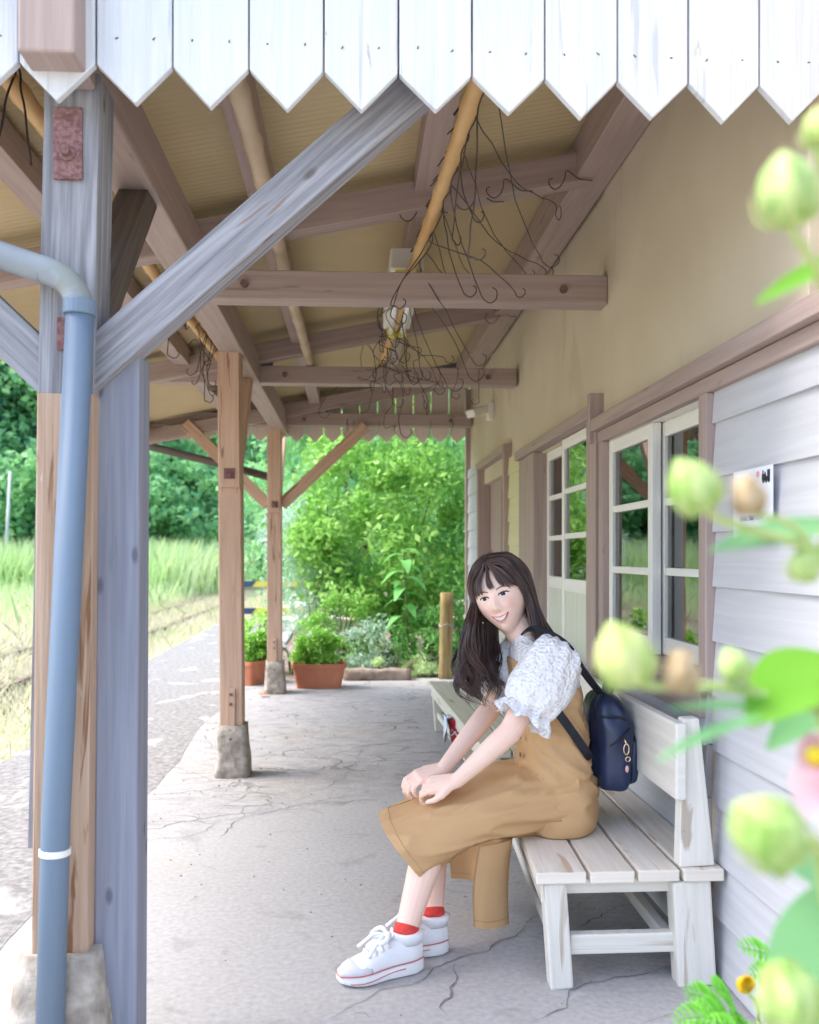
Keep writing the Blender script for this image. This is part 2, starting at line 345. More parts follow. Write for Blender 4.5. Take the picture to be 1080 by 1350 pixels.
# ================================================================ ground, platform, track
def floor_mat():
    m, n, l, p = nt('cracked_platform_concrete'); p.inputs['Roughness'].default_value = .85; p.inputs['Specular IOR Level'].default_value = .25
    tc = n.new('ShaderNodeTexCoord'); o = tc.outputs['Object']
    def N(sc, det=6, st=(1, 1, 1), dis=0.):
        mp = n.new('ShaderNodeMapping'); mp.inputs['Scale'].default_value = st; l.new(o, mp.inputs[0])
        t = n.new('ShaderNodeTexNoise'); t.inputs['Scale'].default_value = sc; t.inputs['Detail'].default_value = det; t.inputs['Distortion'].default_value = dis
        l.new(mp.outputs[0], t.inputs['Vector']); return t
    def math_(op, a, b=None, c=None):
        q = n.new('ShaderNodeMath'); q.operation = op
        for i, x in enumerate((a, b, c)):
            if x is None: continue
            if isinstance(x, (int, float)): q.inputs[i].default_value = x
            else: l.new(x, q.inputs[i])
        return q.outputs[0]
    def ramp(x, a, b, ca, cb):
        r = n.new('ShaderNodeValToRGB'); r.color_ramp.elements[0].position = a; r.color_ramp.elements[1].position = b
        r.color_ramp.elements[0].color = c4(ca); r.color_ramp.elements[1].color = c4(cb); l.new(x, r.inputs[0]); return r.outputs[0]
    def mix(f, a, b, mode='MIX'):
        x = n.new('ShaderNodeMix'); x.data_type = 'RGBA'; x.blend_type = mode
        if isinstance(f, (int, float)): x.inputs[0].default_value = f
        else: l.new(f, x.inputs[0])
        for i, q in ((6, a), (7, b)):
            if isinstance(q, tuple): x.inputs[i].default_value = c4(q)
            else: l.new(q, x.inputs[i])
        return x.outputs[2]
    sx = n.new('ShaderNodeSeparateXYZ'); l.new(o, sx.inputs[0])
    big = N(1.1, 5, (1, 1, 1), .5); fine = N(55, 6); mid = N(9, 7, (1, 1.5, 1), .8)
    # old rough half beyond a wandering joint
    edge = math_('ADD', math_('SUBTRACT', sx.outputs[1], math_('MULTIPLY_ADD', sx.outputs[0], .62, 4.22)), math_('MULTIPLY_ADD', N(2.2, 5).outputs[0], .9, -.45))
    rough = math_('SMOOTH_MAX', 0.0, math_('MINIMUM', math_('MULTIPLY', edge, 6.0), 1.0), .05)
    base = ramp(big.outputs[0], .3, .7, (.39, .38, .385), (.455, .445, .445))
    base = mix(math_('MULTIPLY', ramp(mid.outputs[0], .35, .75, (0, 0, 0), (1, 1, 1)), .5), base, (.42, .40, .38))
    old = ramp(mid.outputs[0], .3, .68, (.32, .31, .315), (.46, .445, .45))
    base = mix(rough, base, old)
    warm = ramp(N(.8, 3, (1, 1, 1)).outputs[0], .5, .72, (0, 0, 0), (1, 1, 1))
    base = mix(math_('MULTIPLY', warm, .6), base, (.43, .365, .29))
    base = mix(.3, base, ramp(fine.outputs[0], .3, .7, (.22, .215, .215), (.54, .53, .52)))
    stain = ramp(N(4.5, 8, (1, 1, 1), 1.2).outputs[0], .60, .68, (0, 0, 0), (1, 1, 1)); base = mix(math_('MULTIPLY', stain, .35), base, (.25, .235, .225))
    # fine crazing in the old half: flattened cells
    mp = n.new('ShaderNodeMapping'); mp.inputs['Scale'].default_value = (1.5, 4.2, 1); l.new(o, mp.inputs[0])
    ad = n.new('ShaderNodeVectorMath'); ad.operation = 'MULTIPLY_ADD'; l.new(N(3.5, 6).outputs[1], ad.inputs[0]); ad.inputs[1].default_value = (.9, .9, .9); l.new(mp.outputs[0], ad.inputs[2])
    vo = n.new('ShaderNodeTexVoronoi'); vo.feature = 'DISTANCE_TO_EDGE'; vo.inputs['Scale'].default_value = 1.15; l.new(ad.outputs[0], vo.inputs['Vector'])
    gap = N(2.5, 4).outputs[0]
    cr = math_('MULTIPLY', math_('MULTIPLY', ramp(vo.outputs[0], .006, .035, (1, 1, 1), (0, 0, 0)), ramp(gap, .44, .56, (0, 0, 0), (1, 1, 1))), rough)
    base = mix(math_('MULTIPLY', cr, .5), base, (.10, .095, .09))
    l.new(base, p.inputs['Base Color'])
    h = math_('ADD', math_('MULTIPLY', mid.outputs[0], math_('MULTIPLY_ADD', rough, .9, .12)), math_('MULTIPLY', fine.outputs[0], .15))
    h = math_('SUBTRACT', h, math_('MULTIPLY', cr, .6))
    b = n.new('ShaderNodeBump'); b.inputs['Strength'].default_value = .55; b.inputs['Distance'].default_value = .012
    l.new(h, b.inputs['Height']); l.new(b.outputs[0], p.inputs['Normal']); return m
FLOORM = floor_mat()
GRASSG = mat('grassy_soil', (.56, .48, .36), (.70, .61, .52), .6, rough=.95, bump=.6, bscale=20, wear=((.26, .32, .10), .52, 1.1, (1, 1, 1)))
SOIL = mat('brown_soil', (.16, .11, .08), (.30, .23, .17), 9, rough=1, bump=1, bscale=40)
BALLAST = mat('brown_ballast', (.40, .33, .29), (.60, .53, .48), 24, rough=.95, bump=1, bscale=50)
HILLM = mat('forest_floor', (.03, .06, .02), (.07, .11, .04), 1.2, rough=1, bump=.6)
GZ = -.30
def sst_(y): return 0 if y < 8.5 else min(1, .84 + .02 * (y - 8.5))
def hill_z(x, y):
    t = -.45 * x + .9 * y - 40; t = max(0., t); s = min(1, max(0, (-4.5 - x) / 7)); s2 = min(1, max(0, (y - 100) / 30))
    return GZ + .42 * t * max(s * s * (3 - 2 * s), s2)
mb = MB(); xs = [-400, -200, -120] + [-80 + 4 * i for i in range(41)] + [120, 200, 400]; ys = [-300, -150, -60] + [-30 + 5 * i for i in range(45)] + [230, 300, 500]
vs = [(x, y, min(hill_z(x, y), 40)) for y in ys for x in xs]; nx = len(xs)
mb.add(vs, [(j * nx + i, j * nx + i + 1, (j + 1) * nx + i + 1, (j + 1) * nx + i) for j in range(len(ys) - 1) for i in range(nx - 1)])
tag(mb.build('ground', GRASSG, smooth=True), 'grassy field rising to the wooded hill', 'ground', kind='structure')
mb = MB()
for q in [((-1.95, -6, 0), (1.1, -6, 0), (1.1, 8.5, 0), (-1.95, 8.5, 0)), ((-2.25, 8.5, 0), (-.85, 8.5, 0), (-.95, 16, 0), (-2.3, 16, 0))]:
    mb.add(list(q) + [V(p) + V(0, 0, -.5) for p in q], [(0, 1, 2, 3), (0, 4, 5, 1), (1, 5, 6, 2), (2, 6, 7, 3), (3, 7, 4, 0)])
plat = tag(mb.build('platform', FLOORM, bevel=.012), 'cracked grey concrete platform floor', 'platform', kind='structure')
PATHM = mat('toned_down_path_gravel', (.19, .184, .183), (.33, .32, .315), 30, rough=.95, bump=.9, bscale=55, wear=((.44, .425, .41), .58, 3.5, (1, .6, 1)), wear2=((.20, .19, .185), .66, 9, (1, 1, 1)))  # gravel strip coloured darker to offset the sunlight on the outer floor
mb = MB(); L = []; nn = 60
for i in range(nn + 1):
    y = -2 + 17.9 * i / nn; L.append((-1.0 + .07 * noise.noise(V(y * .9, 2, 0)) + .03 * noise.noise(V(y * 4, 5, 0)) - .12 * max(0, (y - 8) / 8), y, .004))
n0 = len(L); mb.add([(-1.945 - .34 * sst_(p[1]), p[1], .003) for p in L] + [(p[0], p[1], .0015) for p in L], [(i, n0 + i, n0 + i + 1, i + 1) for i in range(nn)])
tag(mb.build('dimmed_gravel_path', PATHM), 'gravel strip along the track edge of the platform, darkened to offset the sunlight', 'path', kind='structure')
CRACKS = [[(-.051, 2.258), (.006, 2.331), (.075, 2.387), (.191, 2.457), (.285, 2.562), (.407, 2.655), (.55, 2.811)],
    [(-.867, 3.691), (-.778, 3.764), (-.681, 3.738), (-.579, 3.974), (-.395, 4.09), (-.234, 4.229), (-.043, 4.35), (.193, 4.363)],
    [(.234, 2.241), (.23, 2.337), (.274, 2.461), (.268, 2.563)], [(.831, 2.261), (.736, 2.211), (.674, 2.196)],
    [(.433, 2.211), (.582, 2.357), (.747, 2.432), (.924, 2.514)], [(.675, 2.735), (.808, 2.874), (.935, 2.962)],
    [(.491, 2.746), (.53, 2.83), (.726, 2.942), (.947, 3.173)], [(-.581, 4.225), (-.502, 4.448), (-.169, 4.331)],
    [(-.587, 5.194), (-.349, 5.486), (-.201, 5.171), (.014, 5.464), (.439, 5.663)], [(-.138, 4.497), (.012, 4.972), (.059, 5.461)],
    [(-.69, 6.106), (-.353, 6.363), (.016, 6.49)], [(-1.473, 6.737), (-1.2, 7.056), (-1.001, 6.871)], [(-.458, 7.191), (-.169, 7.565), (.053, 7.988)],
    [(-.545, 3.74), (-.511, 3.948), (-.479, 4.244)], [(-1.099, 5.426), (-.978, 5.749), (-.826, 5.515)], [(-.013, 2.313), (.062, 2.252)],
    [(-1.229, 5.234), (-.979, 5.033), (-.72, 4.683)], [(-.515, 4.917), (-.347, 4.822), (-.11, 4.892), (.127, 4.632)], [(-.527, 5.966), (-.175, 5.7), (.166, 6.054), (.479, 6.171)]]
CRACKM = mat('crack_dirt', (.15, .14, .135), (.26, .245, .235), 30, rough=1)
mb = MB()
for ci, c in enumerate(CRACKS):
    pts = []
    for i in range(len(c) - 1):
        a, b = V(*c[i], 0), V(*c[i + 1], 0); m = max(2, int((b - a).length / .022))
        for k in range(m):
            q = a.lerp(b, k / m); q += V(noise.noise(q * 9 + V(ci, 0, 0)), noise.noise(q * 9 + V(0, ci + 7, 0)), 0) * .03 + V(random.uniform(-.007, .007), random.uniform(-.007, .007), 0); pts.append(q)
    L = []; Rr = []
    for i, q in enumerate(pts):
        t = (pts[min(i + 1, len(pts) - 1)] - pts[max(i - 1, 0)]).normalized(); s_ = V(-t.y, t.x, 0)
        wd = (.0010 + .0040 * abs(noise.noise(q * 6 + V(3, ci, 1)))) * min(1, (i + .3) / 4, (len(pts) - i) / 4) * (.8 if ci < 3 else .8)
        L.append(q + s_ * wd + V(0, 0, .0025)); Rr.append(q - s_ * wd + V(0, 0, .0025))
    n0 = len(pts); mb.add(L + Rr, [(n0 + i, n0 + i + 1, i + 1, i) for i in range(n0 - 1)])
tag(mb.build('crack', CRACKM, plat), 'dark irregular cracks across the concrete')
mb = MB(); mb.add([(-1.0, 8.5, -.02), (4.5, 8.5, -.02), (4.5, 17, -.05), (-1.0, 17, -.05)], [(0, 1, 2, 3)])
tag(mb.build('garden_soil', SOIL), 'brown garden soil beyond the platform', 'soil', kind='structure')
mb = MB(); mb.add([(.42, .15, -.004), (2.6, .15, -.004), (2.6, 1.86, .03), (1.13, 1.86, .03), (.9, 1.5, .02)], [(0, 1, 2, 3, 4)])
tag(mb.build('flower_bed_soil', SOIL), 'brown soil of the flower bed by the wall', 'soil', kind='structure')
mb = MB(); mb.add([(-5.6, -40, GZ + .03), (-2.3, -40, GZ + .03), (-2.3, 130, GZ + .03), (-5.6, 130, GZ + .03)], [(0, 1, 2, 3)])
tag(mb.build('track_bed', BALLAST), 'brown ballast of the railway track', 'ballast', kind='structure')
tr = thing('railway_track', (-3.9, 10, GZ), 'rusty railway track half sunk in dry grass', 'railway track')
for x in (-3.40, -4.47):
    mb = MB(); pr = [(-.06, 0), (.06, 0), (.06, .012), (.012, .025), (.012, .10), (.033, .11), (.033, .135), (-.033, .135), (-.033, .11), (-.012, .10), (-.012, .025), (-.06, .012)]
    mb.loft([[V(x + a, y, GZ + .05 + b) for a, b in pr][::-1] for y in (-30, 130)]); mb.build('rail', STEEL, tr)
for i in range(60):
    y = 3 + .75 * i; MB().box(-4.95, -2.95, y, y + .2, GZ + .02, GZ + .055).build('sleeper', SLEEPER, tr, bevel=.006)

# ================================================================ station building
WX = 1.0
bld = thing('station_building', (WX, 4.9, 0), 'cream and white clapboard station building with mauve trim', 'station')
def siding(y0, y1, z0, z1, m):
    mb = MB(); z = .013 - .15
    while z < z1:
        a, b = max(z, z0), min(z + .156, z1)
        if b - a > .01:
            def xo(zz): return WX - .015 + .011 * (zz - z) / .156
            cs = []
            for i in range(8):
                yy = y1 if i & 1 else y0; zz = b if i & 2 else a; cs.append((xo(zz) if not i & 4 else WX + .012, yy, zz))
            mb.hexa(cs)
        z += .15
    return mb.build('siding', m, bld, bevel=.0015)
siding(1.0, 2.455, -.05, 1.645, SIDING); siding(2.515, 3.59, -.05, .775, SIDING)
tag(siding(5.352, 5.80, -.05, 1.775, SIDINGY), 'yellowish clapboards beside the doorway'); siding(7.10, 7.885, -.05, 1.89, SIDING)
W = MB()   # solid wall behind the boards, around the openings
for (y0, y1, z0, z1) in [(1.0, 2.46, -.1, 1.66), (2.46, 3.60, -.1, .78), (5.15, 5.82, -.1, 1.80), (7.08, 7.9, -.1, 1.9), (5.82, 7.08, 1.86, 1.9)]:
    W.box(WX + .01, WX + .11, y0, y1, z0, z1)
W.box(WX + .115, 5.5, 1.0, 2.0, -.1, 3.0); W.box(WX + .115, 5.5, 7.8, 7.88, -.1, 3.0); W.box(5.5, 5.6, 1.92, 7.88, -.1, 3.0)
W.build('wall', PLASTER, bld)
mb = MB(); mb.box(WX - .002, WX + .10, 1.946, 3.594, 1.662, 3.05); mb.box(WX + .03, WX + .098, 1.0, 1.944, 1.664, 3.04); mb.box(WX + .014, WX + .102, 3.596, 7.9, 1.70, 3.05); mb.build('upper_wall', PLASTER, bld, bevel=.003)
mb = MB(); mb.box(1.12, 5.48, 2.02, 7.78, 2.5, 2.55); mb.box(1.13, 1.16, 2.02, 7.78, 1.95, 2.49); mb.box(4.2, 4.25, 2.03, 7.77, 0, 2.49); mb.box(1.14, 4.19, 7.70, 7.75, 0, 2.49); mb.box(1.14, 4.19, 2.03, 2.06, 0, 2.49)
mb.build('interior_wall', INTER, bld); MB().box(1.12, 5.4, 2.02, 7.78, -.1, .05).build('interior_floor', INTERF, bld)
mb = MB()
for k in range(4): mb.box(3.4, 3.45, 2.6 + k * 1.25, 3.5 + k * 1.25, .5 + .1 * (k % 2), 1.2 + .2 * (k % 3))
mb.box(2.2, 2.26, 2.35, 2.62, .05, 2.3); mb.box(2.9, 2.96, 4.1, 4.4, .05, 2.2); mb.box(2.5, 3.1, 5.0, 5.6, .05, 1.1); mb.build('interior_furniture', INTERF, bld)
def trim(y0, y1, z0, z1, x0=WX - .05, x1=WX + .01, name='trim'): return MB().box(x0, x1, y0, y1, z0, z1).build(name, MAUVE, bld, bevel=.004)
trim(1.0, 3.602, 1.645, 1.695, WX - .055); trim(1.0, 3.604, 1.60, 1.644, WX - .028, WX + .012)
trim(3.606, 5.36, 1.708, 1.762, WX - .05, WX + .02); trim(5.80, 7.12, 1.815, 1.868, WX - .045, WX + .02); trim(3.596, 3.625, 1.60, 1.80, WX - .06, WX + .02)
trim(.96, 1.0, -.05, 3.0, WX - .03, WX + .03, 'corner_board'); trim(7.886, 7.945, -.05, 2.6, WX - .03, WX + .03, 'corner_board')
trim(2.457, 2.512, .78, 1.60, WX - .032, WX + .06, 'window_jamb'); trim(3.52, 3.578, .05, 1.60, WX - .028, WX + .06, 'window_jamb')
trim(3.586, 3.725, -.02, 1.707, WX - .040, WX + .06, 'door_post'); trim(4.862, 5.10, -.02, 1.707, WX - .035, WX + .05, 'door_post'); trim(5.106, 5.35, -.02, 1.707, WX - .025, WX + .05, 'door_post')
trim(2.458, 3.582, .772, .812, WX - .05, WX + .06, 'window_sill'); trim(2.515, 3.584, .69, .768, WX - .026, WX - .006)
def sash(name, y0, y1, z0, z1, x, rows, zsplit, panel=None, depth=.032, fr=SASH):
    # an opening leaf with a column of panes; frame, glazing bars and glass
    st = .045; bot = zsplit; mb = MB()
    mb.box(x, x + depth, y0, y0 + st, z0, z1); mb.box(x, x + depth, y1 - st, y1, z0, z1); mb.box(x + .002, x + depth - .002, y0 + st, y1 - st, z1 - .05, z1)
    mb.box(x + .002, x + depth - .002, y0 + st, y1 - st, bot - .06, bot)
    hgt = (z1 - .05 - bot); bar = .026; ph = (hgt - bar * (rows - 1)) / rows
    for k in range(1, rows): zz = bot + k * (ph + bar) - bar; mb.box(x + .004, x + depth - .004, y0 + st, y1 - st, zz, zz + bar)
    if panel: mb.box(x + .002, x + depth - .002, y0 + st, y1 - st, z0, z0 + .10)
    f = mb.build(name, fr, bld, bevel=.003)
    mg = MB()
    for k in range(rows): zz = bot + k * (ph + bar); mg.box(x + depth / 2 - .002, x + depth / 2 + .002, y0 + st - .004, y1 - st + .004, zz - .004, zz + ph + .004)
    g = mg.build('pane', GLASS, f)
    if panel:
        mp = MB(); nb = 7; wd = (y1 - y0 - 2 * st) / nb
        for k in range(nb): mp.box(x + .008, x + .024, y0 + st + k * wd + .0012, y0 + st + (k + 1) * wd - .0012, z0 + .10, bot - .06)
        mp.build('lower_panel', DOORP, f)
    return f
MB().box(WX - .001, WX + .09, 2.513, 3.519, 1.5985, 1.659).build('window_head', SASH, bld, bevel=.002)
sash('window', 2.514, 3.045, .815, 1.598, WX + .038, 3, .875); sash('window', 3.0, 3.518, .816, 1.597, WX - .002, 3, .875)
sash('sliding_door', 3.728, 4.33, .05, 1.704, WX - .002, 3, 1.04, True); sash('sliding_door', 4.29, 4.86, .05, 1.703, WX + .038, 3, 1.04, True)
MB().box(WX + .30, WX + .315, 4.30, 4.85, .4, 1.9).build('curtain', CURT, bld); MB().box(WX + .26, WX + .275, 3.15, 3.50, .7, 1.9).build('curtain', CURT, bld)
mb = MB(); mb.box(WX + .06, WX + .10, 5.86, 7.06, 0, 1.86); dr = mb.build('side_door', MAUVE, bld)
MB().box(WX + .045, WX + .062, 6.10, 6.16, 1.02, 1.14).build('handle', GREYM, dr, bevel=.003)
trim(5.802, 5.862, 0, 1.815, WX - .04, WX + .058, 'door_frame'); trim(7.045, 7.10, 0, 1.815, WX - .04, WX + .058, 'door_frame')
MB().box(WX + .05, WX + .058, 6.45, 6.52, 0, 1.86).build('door_stile', MAUVE, dr)
mb = MB(); mb.add([(1.22, .9, 2.85), (1.22, 8.0, 2.85), (3.4, 8.0, 3.35), (3.4, .9, 3.35), (5.9, 8.0, 2.75), (5.9, .9, 2.75)], [(0, 1, 2, 3), (3, 2, 4, 5)]); mb.build('roof', ROOFT, bld, solid=.05)

# ================================================================ platform canopy
can = thing('platform_canopy', (-.4, 5, 2.2), 'timber framed canopy roof with mauve beams over the platform', 'canopy')
def zs(x): return 2.80 + .2 * (x - 1)
RX0, RX1, RY0, RY1 = -1.78, 1.20, 1.87, 8.02
def sheet(nm, m, z_off, amp, step):
    vs = []; fs = []; ny = int((RY1 - RY0) / step); 
    for j in range(ny + 1):
        y = RY0 + j * step; a = amp * math.sin(j * math.pi / 3)
        vs += [(RX0, y, zs(RX0) + z_off + a), (-.3, y, zs(-.3) + z_off + a), (RX1, y, zs(RX1) + z_off + a)]
    for j in range(ny):
        for k in range(2): b = 3 * j + k; fs.append((b, b + 1, b + 4, b + 3))
    mb = MB(); mb.add(vs, fs); return mb.build(nm, m, can, smooth=True)
sheet('ceiling_sheet', SHEET, 0, .0045, .0055); sheet('roof_sheet', ROOFT, .03, .005, .0066)
MB().box(-.667, -.555, 1.848, 1.998, 2.150, 2.42).build('girder_cap', MAUVE, can, bevel=.006)
gb = MB(); gb.box(-.69, -.568, 2.0, 8.05, 2.19, 2.36); gb.build('girder', MAUVE, can, bevel=.006)
for x, hh in ((-1.02, .10), (-.33, .10), (.275, .11)):
    MB().beam((x, 1.9, zs(x) - .065), (x, 7.97, zs(x) - .067), .09, hh).build('purlin', MAUVE, can, bevel=.004)
MB().beam((-1.72, 1.9, zs(-1.72) - .075), (-1.72, 7.97, zs(-1.72) - .075), .05, .13).build('eave_board', BROWN, can, bevel=.004)
MB().beam((.925, 1.9, zs(.92) - .10), (.925, 7.97, zs(.92) - .10), .14, .16).build('wall_plate', MAUVE, can, bevel=.005)
for i, (y, z, x0) in enumerate([(2.07, 2.325, -1.70), (3.58, 2.192, -.566), (5.60, 2.243, -1.70), (7.76, 2.295, -1.70)]):
    t = MB().beam((x0, y, z), (WX - .0025, y, z + .004), .10, .113 - .008 * (i > 1)).build('tie_beam', MAUVE, can, bevel=.005)
    mb = MB()
    if i:
        for xx in (-.42, .82): mb.tube([(xx, y - .052, z), (xx, y - .064, z)], .016, 8)
        mb.build('bolt', BOLT, t)
for y in (2.08, 3.50, 5.52, 7.70):
    MB().beam((-1.73, y, zs(-1.73) - .125), (.995, y, zs(.995) - .125), .09, .11).build('rafter', MAUVE, can, bevel=.004)
for y in (1.9, 7.985): MB().beam((-1.76, y, zs(-1.76) - .055), (1.2, y, zs(1.2) - .055), .03, .10).build('rake_board', GREYM if y > 5 else VALW, can)
for (x0, x1, z0, z1) in ((-1.72, -.85, 2.30, 2.44), (.28, .93, 2.62, 2.755)):
    MB().beam((x0, 7.62, z0), (x1, 7.62, z1), .02, .075).build('metal_flashing', GREYM, can)
# saw-tooth gable boards
va = bpy.data.objects.new('near_valance', None); col.objects.link(va); va.parent = can; ORIG['near_valance'] = ORIG['platform_canopy']; va.name = 'valance'; ORIG[va.name] = ORIG['platform_canopy']
def board(xa, xb, y, th, tip, notch, m, par, gap=.0012, topx=zs, yj=.004):
    xm = (xa + xb) / 2 + random.uniform(-.002, .002); tip += random.uniform(-.004, .004); gap += random.uniform(0, .0014); xa += gap; xb -= gap; y += random.uniform(0, yj)
    o2 = (random.random() * 30, random.random() * 30); pr = [(xa, topx(xa) + .02), (xa, notch), (xm, tip), (xb, notch), (xb, topx(xb) + .02)]
    vs = [(a, y, b) for a, b in pr] + [(a, y + th, b) for a, b in pr]; n = 5
    fs = [tuple(range(n)), tuple(range(n, 2 * n))[::-1]] + [(i, i + n, (i + 1) % n + n, (i + 1) % n) for i in range(n)]
    uv = [[(vs[i][2] + o2[0], vs[i][0] + o2[1]) for i in f] for f in fs]
    mb = MB(); mb.add(vs, fs, uv); o = mb.build('valance_board', m, par, bevel=.0025)
    if y < 4:
        mb = MB()
        for q in (.25, .75): mb.tube([(xa + (xb - xa) * q + random.uniform(-.006, .006), y + .001, 2.222 + random.uniform(-.006, .006)), (xa + (xb - xa) * q, y - .0015, 2.222)], .0017, 7)
        mb.build('nail', BOLT, o)
    return o
for k in range(-12, 6):
    xa = .0935 + .157 * k
    board(xa, min(xa + .157, 1.027), 1.922, .02, 2.090, 2.168, VALW, va)
vf = bpy.data.objects.new('valance', None); col.objects.link(vf); vf.parent = can; ORIG[vf.name] = ORIG['platform_canopy']
for k in range(-17, 2):
    xa = .823 + .155 * k - .0; xb = min(xa + .155, .968)
    if xb - xa > .03: board(xa, xb, 7.885, .02, 2.125, 2.195, CREAMB, vf, .003)

# ---- posts
def footing(x, y, top, par, wt, wb):
    n = 5; rings = []
    for k in range(n + 1):
        t = k / n; w_ = wb + (wt - wb) * t; r = ell((x, y, -.01 + (top + .01) * t), (1, 0, 0), (0, 1, 0), w_, w_, 20, 5)
        rings.append([q + V(noise.noise(q * 25), noise.noise(q * 25 + V(9, 0, 0)), 0) * .008 * (1 if k else 0) for q in r])
    mb = MB(); mb.loft(rings); return mb.build('footing', FOOTC, par, smooth=True)
def bolt_plate(p, nrm, sz, par, th=.008):
    mb = MB(); x, y, z = p; mb.box(x - sz[0] / 2, x + sz[0] / 2, y - th, y, z - sz[1] / 2, z + sz[1] / 2); o = mb.build('bolt_plate', RUST, par, bevel=.002)
    m2 = MB(); m2.tube([(x, y - th, z - sz[1] * .15), (x, y - th - .006, z - sz[1] * .15)], .018, 10); m2.tube([(x, y - th - .006, z - sz[1] * .15), (x, y - th - .022, z - sz[1] * .15)], .010, 8); m2.build('bolt', RUST, o); return o
p1 = thing('canopy_post', (-.63, 2.06, 0), 'weathered grey and brown post carrying the near end of the canopy', 'post')
MB().beam((-.6335, 2.062, .29), (-.622, 2.062, 1.50), .12, .118, (0, 1, 0)).build('lower_timber', PEEL, p1, bevel=.004)
MB().beam((-.6215, 2.063, 1.497), (-.607, 2.063, 2.192), .118, .12, (0, 1, 0)).build('upper_timber', GREYW, p1, bevel=.004)
footing(-.640, 2.07, .292, p1, .085, .125)
MB().beam((-.615, 2.052, 1.527), (.165, 2.052, 2.229), .072, .094, (0, 0, 1)).build('brace', GREYW, p1, bevel=.004)
MB().beam((-.63, 2.052, 1.515), (-1.32, 2.052, 2.17), .072, .094, (0, 0, 1)).build('brace', GREYW, p1, bevel=.004)
MB().beam((-.628, 2.115, 1.62), (-.628, 2.72, 2.215), .085, .09, (0, 0, 1)).build('brace', DARKW, p1, bevel=.004)
MB().beam((-.529, 2.10, -.02), (-.521, 2.10, 1.60), .094, .105, (0, 1, 0)).build('splint_timber', BLUEW, p1, bevel=.006)
MB().beam((-.712, 2.11, .50), (-.690, 2.11, 1.50), .02, .09, (0, 1, 0)).build('old_board', GREYW, p1)
bolt_plate((-.614, 2.001, 2.035), 0, (.062, .155), p1); bolt_plate((-.612, 2.0, 1.625), 0, (.05, .07), p1)
def mid_post(x, y, ztop, xb, lab, cx, lean):
    p = thing('canopy_post', (x, y, 0), lab, 'post')
    MB().beam((x + lean, y, .20), (x, y, ztop), .118, .118, (0, 1, 0)).build('timber', BROWN, p, bevel=.006)
    footing(x + lean + .003, y, .268, p, .074, .092)
    MB().beam((x + .006, y - .067, 1.50), (x + .004, y - .085, 2.20), .108, .05, (0, 1, 0)).build('front_splice', BROWN, p, bevel=.005)
    b = MB().beam((x, y + .05, 1.52), (x, y + .64, 2.21), .09, .085).build('brace', BROWN, p, bevel=.004)
    if cx:
        MB().beam((x + .055, y, 1.57), (x + .76, y, 2.235), .075, .095).build('brace', BROWN, p, bevel=.004)
        MB().beam((x - .055, y, 1.57), (x - .74, y, 2.245), .075, .095).build('brace', BROWN, p, bevel=.004)
    bolt_plate((x + .008, y - .093, 1.57), 0, (.055, .055), p, .006)
    MB().box(x + lean - .02, x + lean + .022, y - .072, y - .058, .14, .46).build('iron_strap', BROWN, p, bevel=.002)
    mb = MB(); [mb.tube([(x + lean, y - .071, z), (x + lean, y - .08, z)], .008, 8) for z in (.38, .43, .20)]; mb.build('bolt', BOLT, p)
    return p
mid_post(-.648, 4.82, 2.20, 0, 'brown timber post on a stone footing, middle of the three posts', False, .012)
mid_post(-.662, 7.66, 2.20, 0, 'brown timber post by the terracotta planters at the far end', True, .0)
# ---- drain pipes
dp = thing('drain_pipe', (-.64, 1.95, 0), 'blue grey plastic downpipe strapped to the near grey post', 'drain pipe')
MB().tube([(-.642, 1.955, 0), (-.626, 1.955, .6), (-.576, 1.955, 1.655)], .0295, 20).build('downpipe', PVC, dp, smooth=True)
MB().tube(catmull([(-1.76, 1.955, 2.13), (-1.2, 1.955, 1.935), (-.72, 1.955, 1.772), (-.645, 1.955, 1.748), (-.603, 1.955, 1.726), (-.581, 1.955, 1.69), (-.576, 1.955, 1.655)], 8), .0285, 20).build('elbow_pipe', PVCG, dp, smooth=True)
MB().tube([(-.577, 1.955, 1.655), (-.576, 1.955, 1.688)], .034, 20).build('collar', PVC, dp, smooth=False, bevel=.003)
MB().tube([(-.6281, 1.955, .520), (-.6278, 1.955, .534)], .0325, 20).build('strap', WHITEP, dp, bevel=.002)
d2 = thing('drain_pipe', (-.66, 7.78, 0), 'dark sloping drain pipe running to the far post', 'drain pipe')
MB().tube(catmull([(-1.79, 7.80, 2.085), (-1.2, 7.80, 1.94), (-.76, 7.80, 1.825), (-.69, 7.79, 1.80), (-.66, 7.785, 1.74), (-.66, 7.785, 1.6)], 6), .034, 12).build('elbow_pipe', DARKW, d2, smooth=True)
MB().tube([(-.66, 7.785, 0), (-.66, 7.785, 1.62)], .03, 12).build('downpipe', GREYM, d2, smooth=True)
gu = MB(); rr = [[V(-1.80 - .055 * math.cos(a), y, 2.235 - .055 * math.sin(a)) for a in [math.pi * k / 8 for k in range(9)]] for y in (1.85, 8.05)]
gu.loft(rr, False, False, False); tag(gu.build('roof_gutter', GREYM, None, solid=.004, loc=(-1.8, 5, 2.2)), 'dark half round gutter along the track side eave', 'gutter')
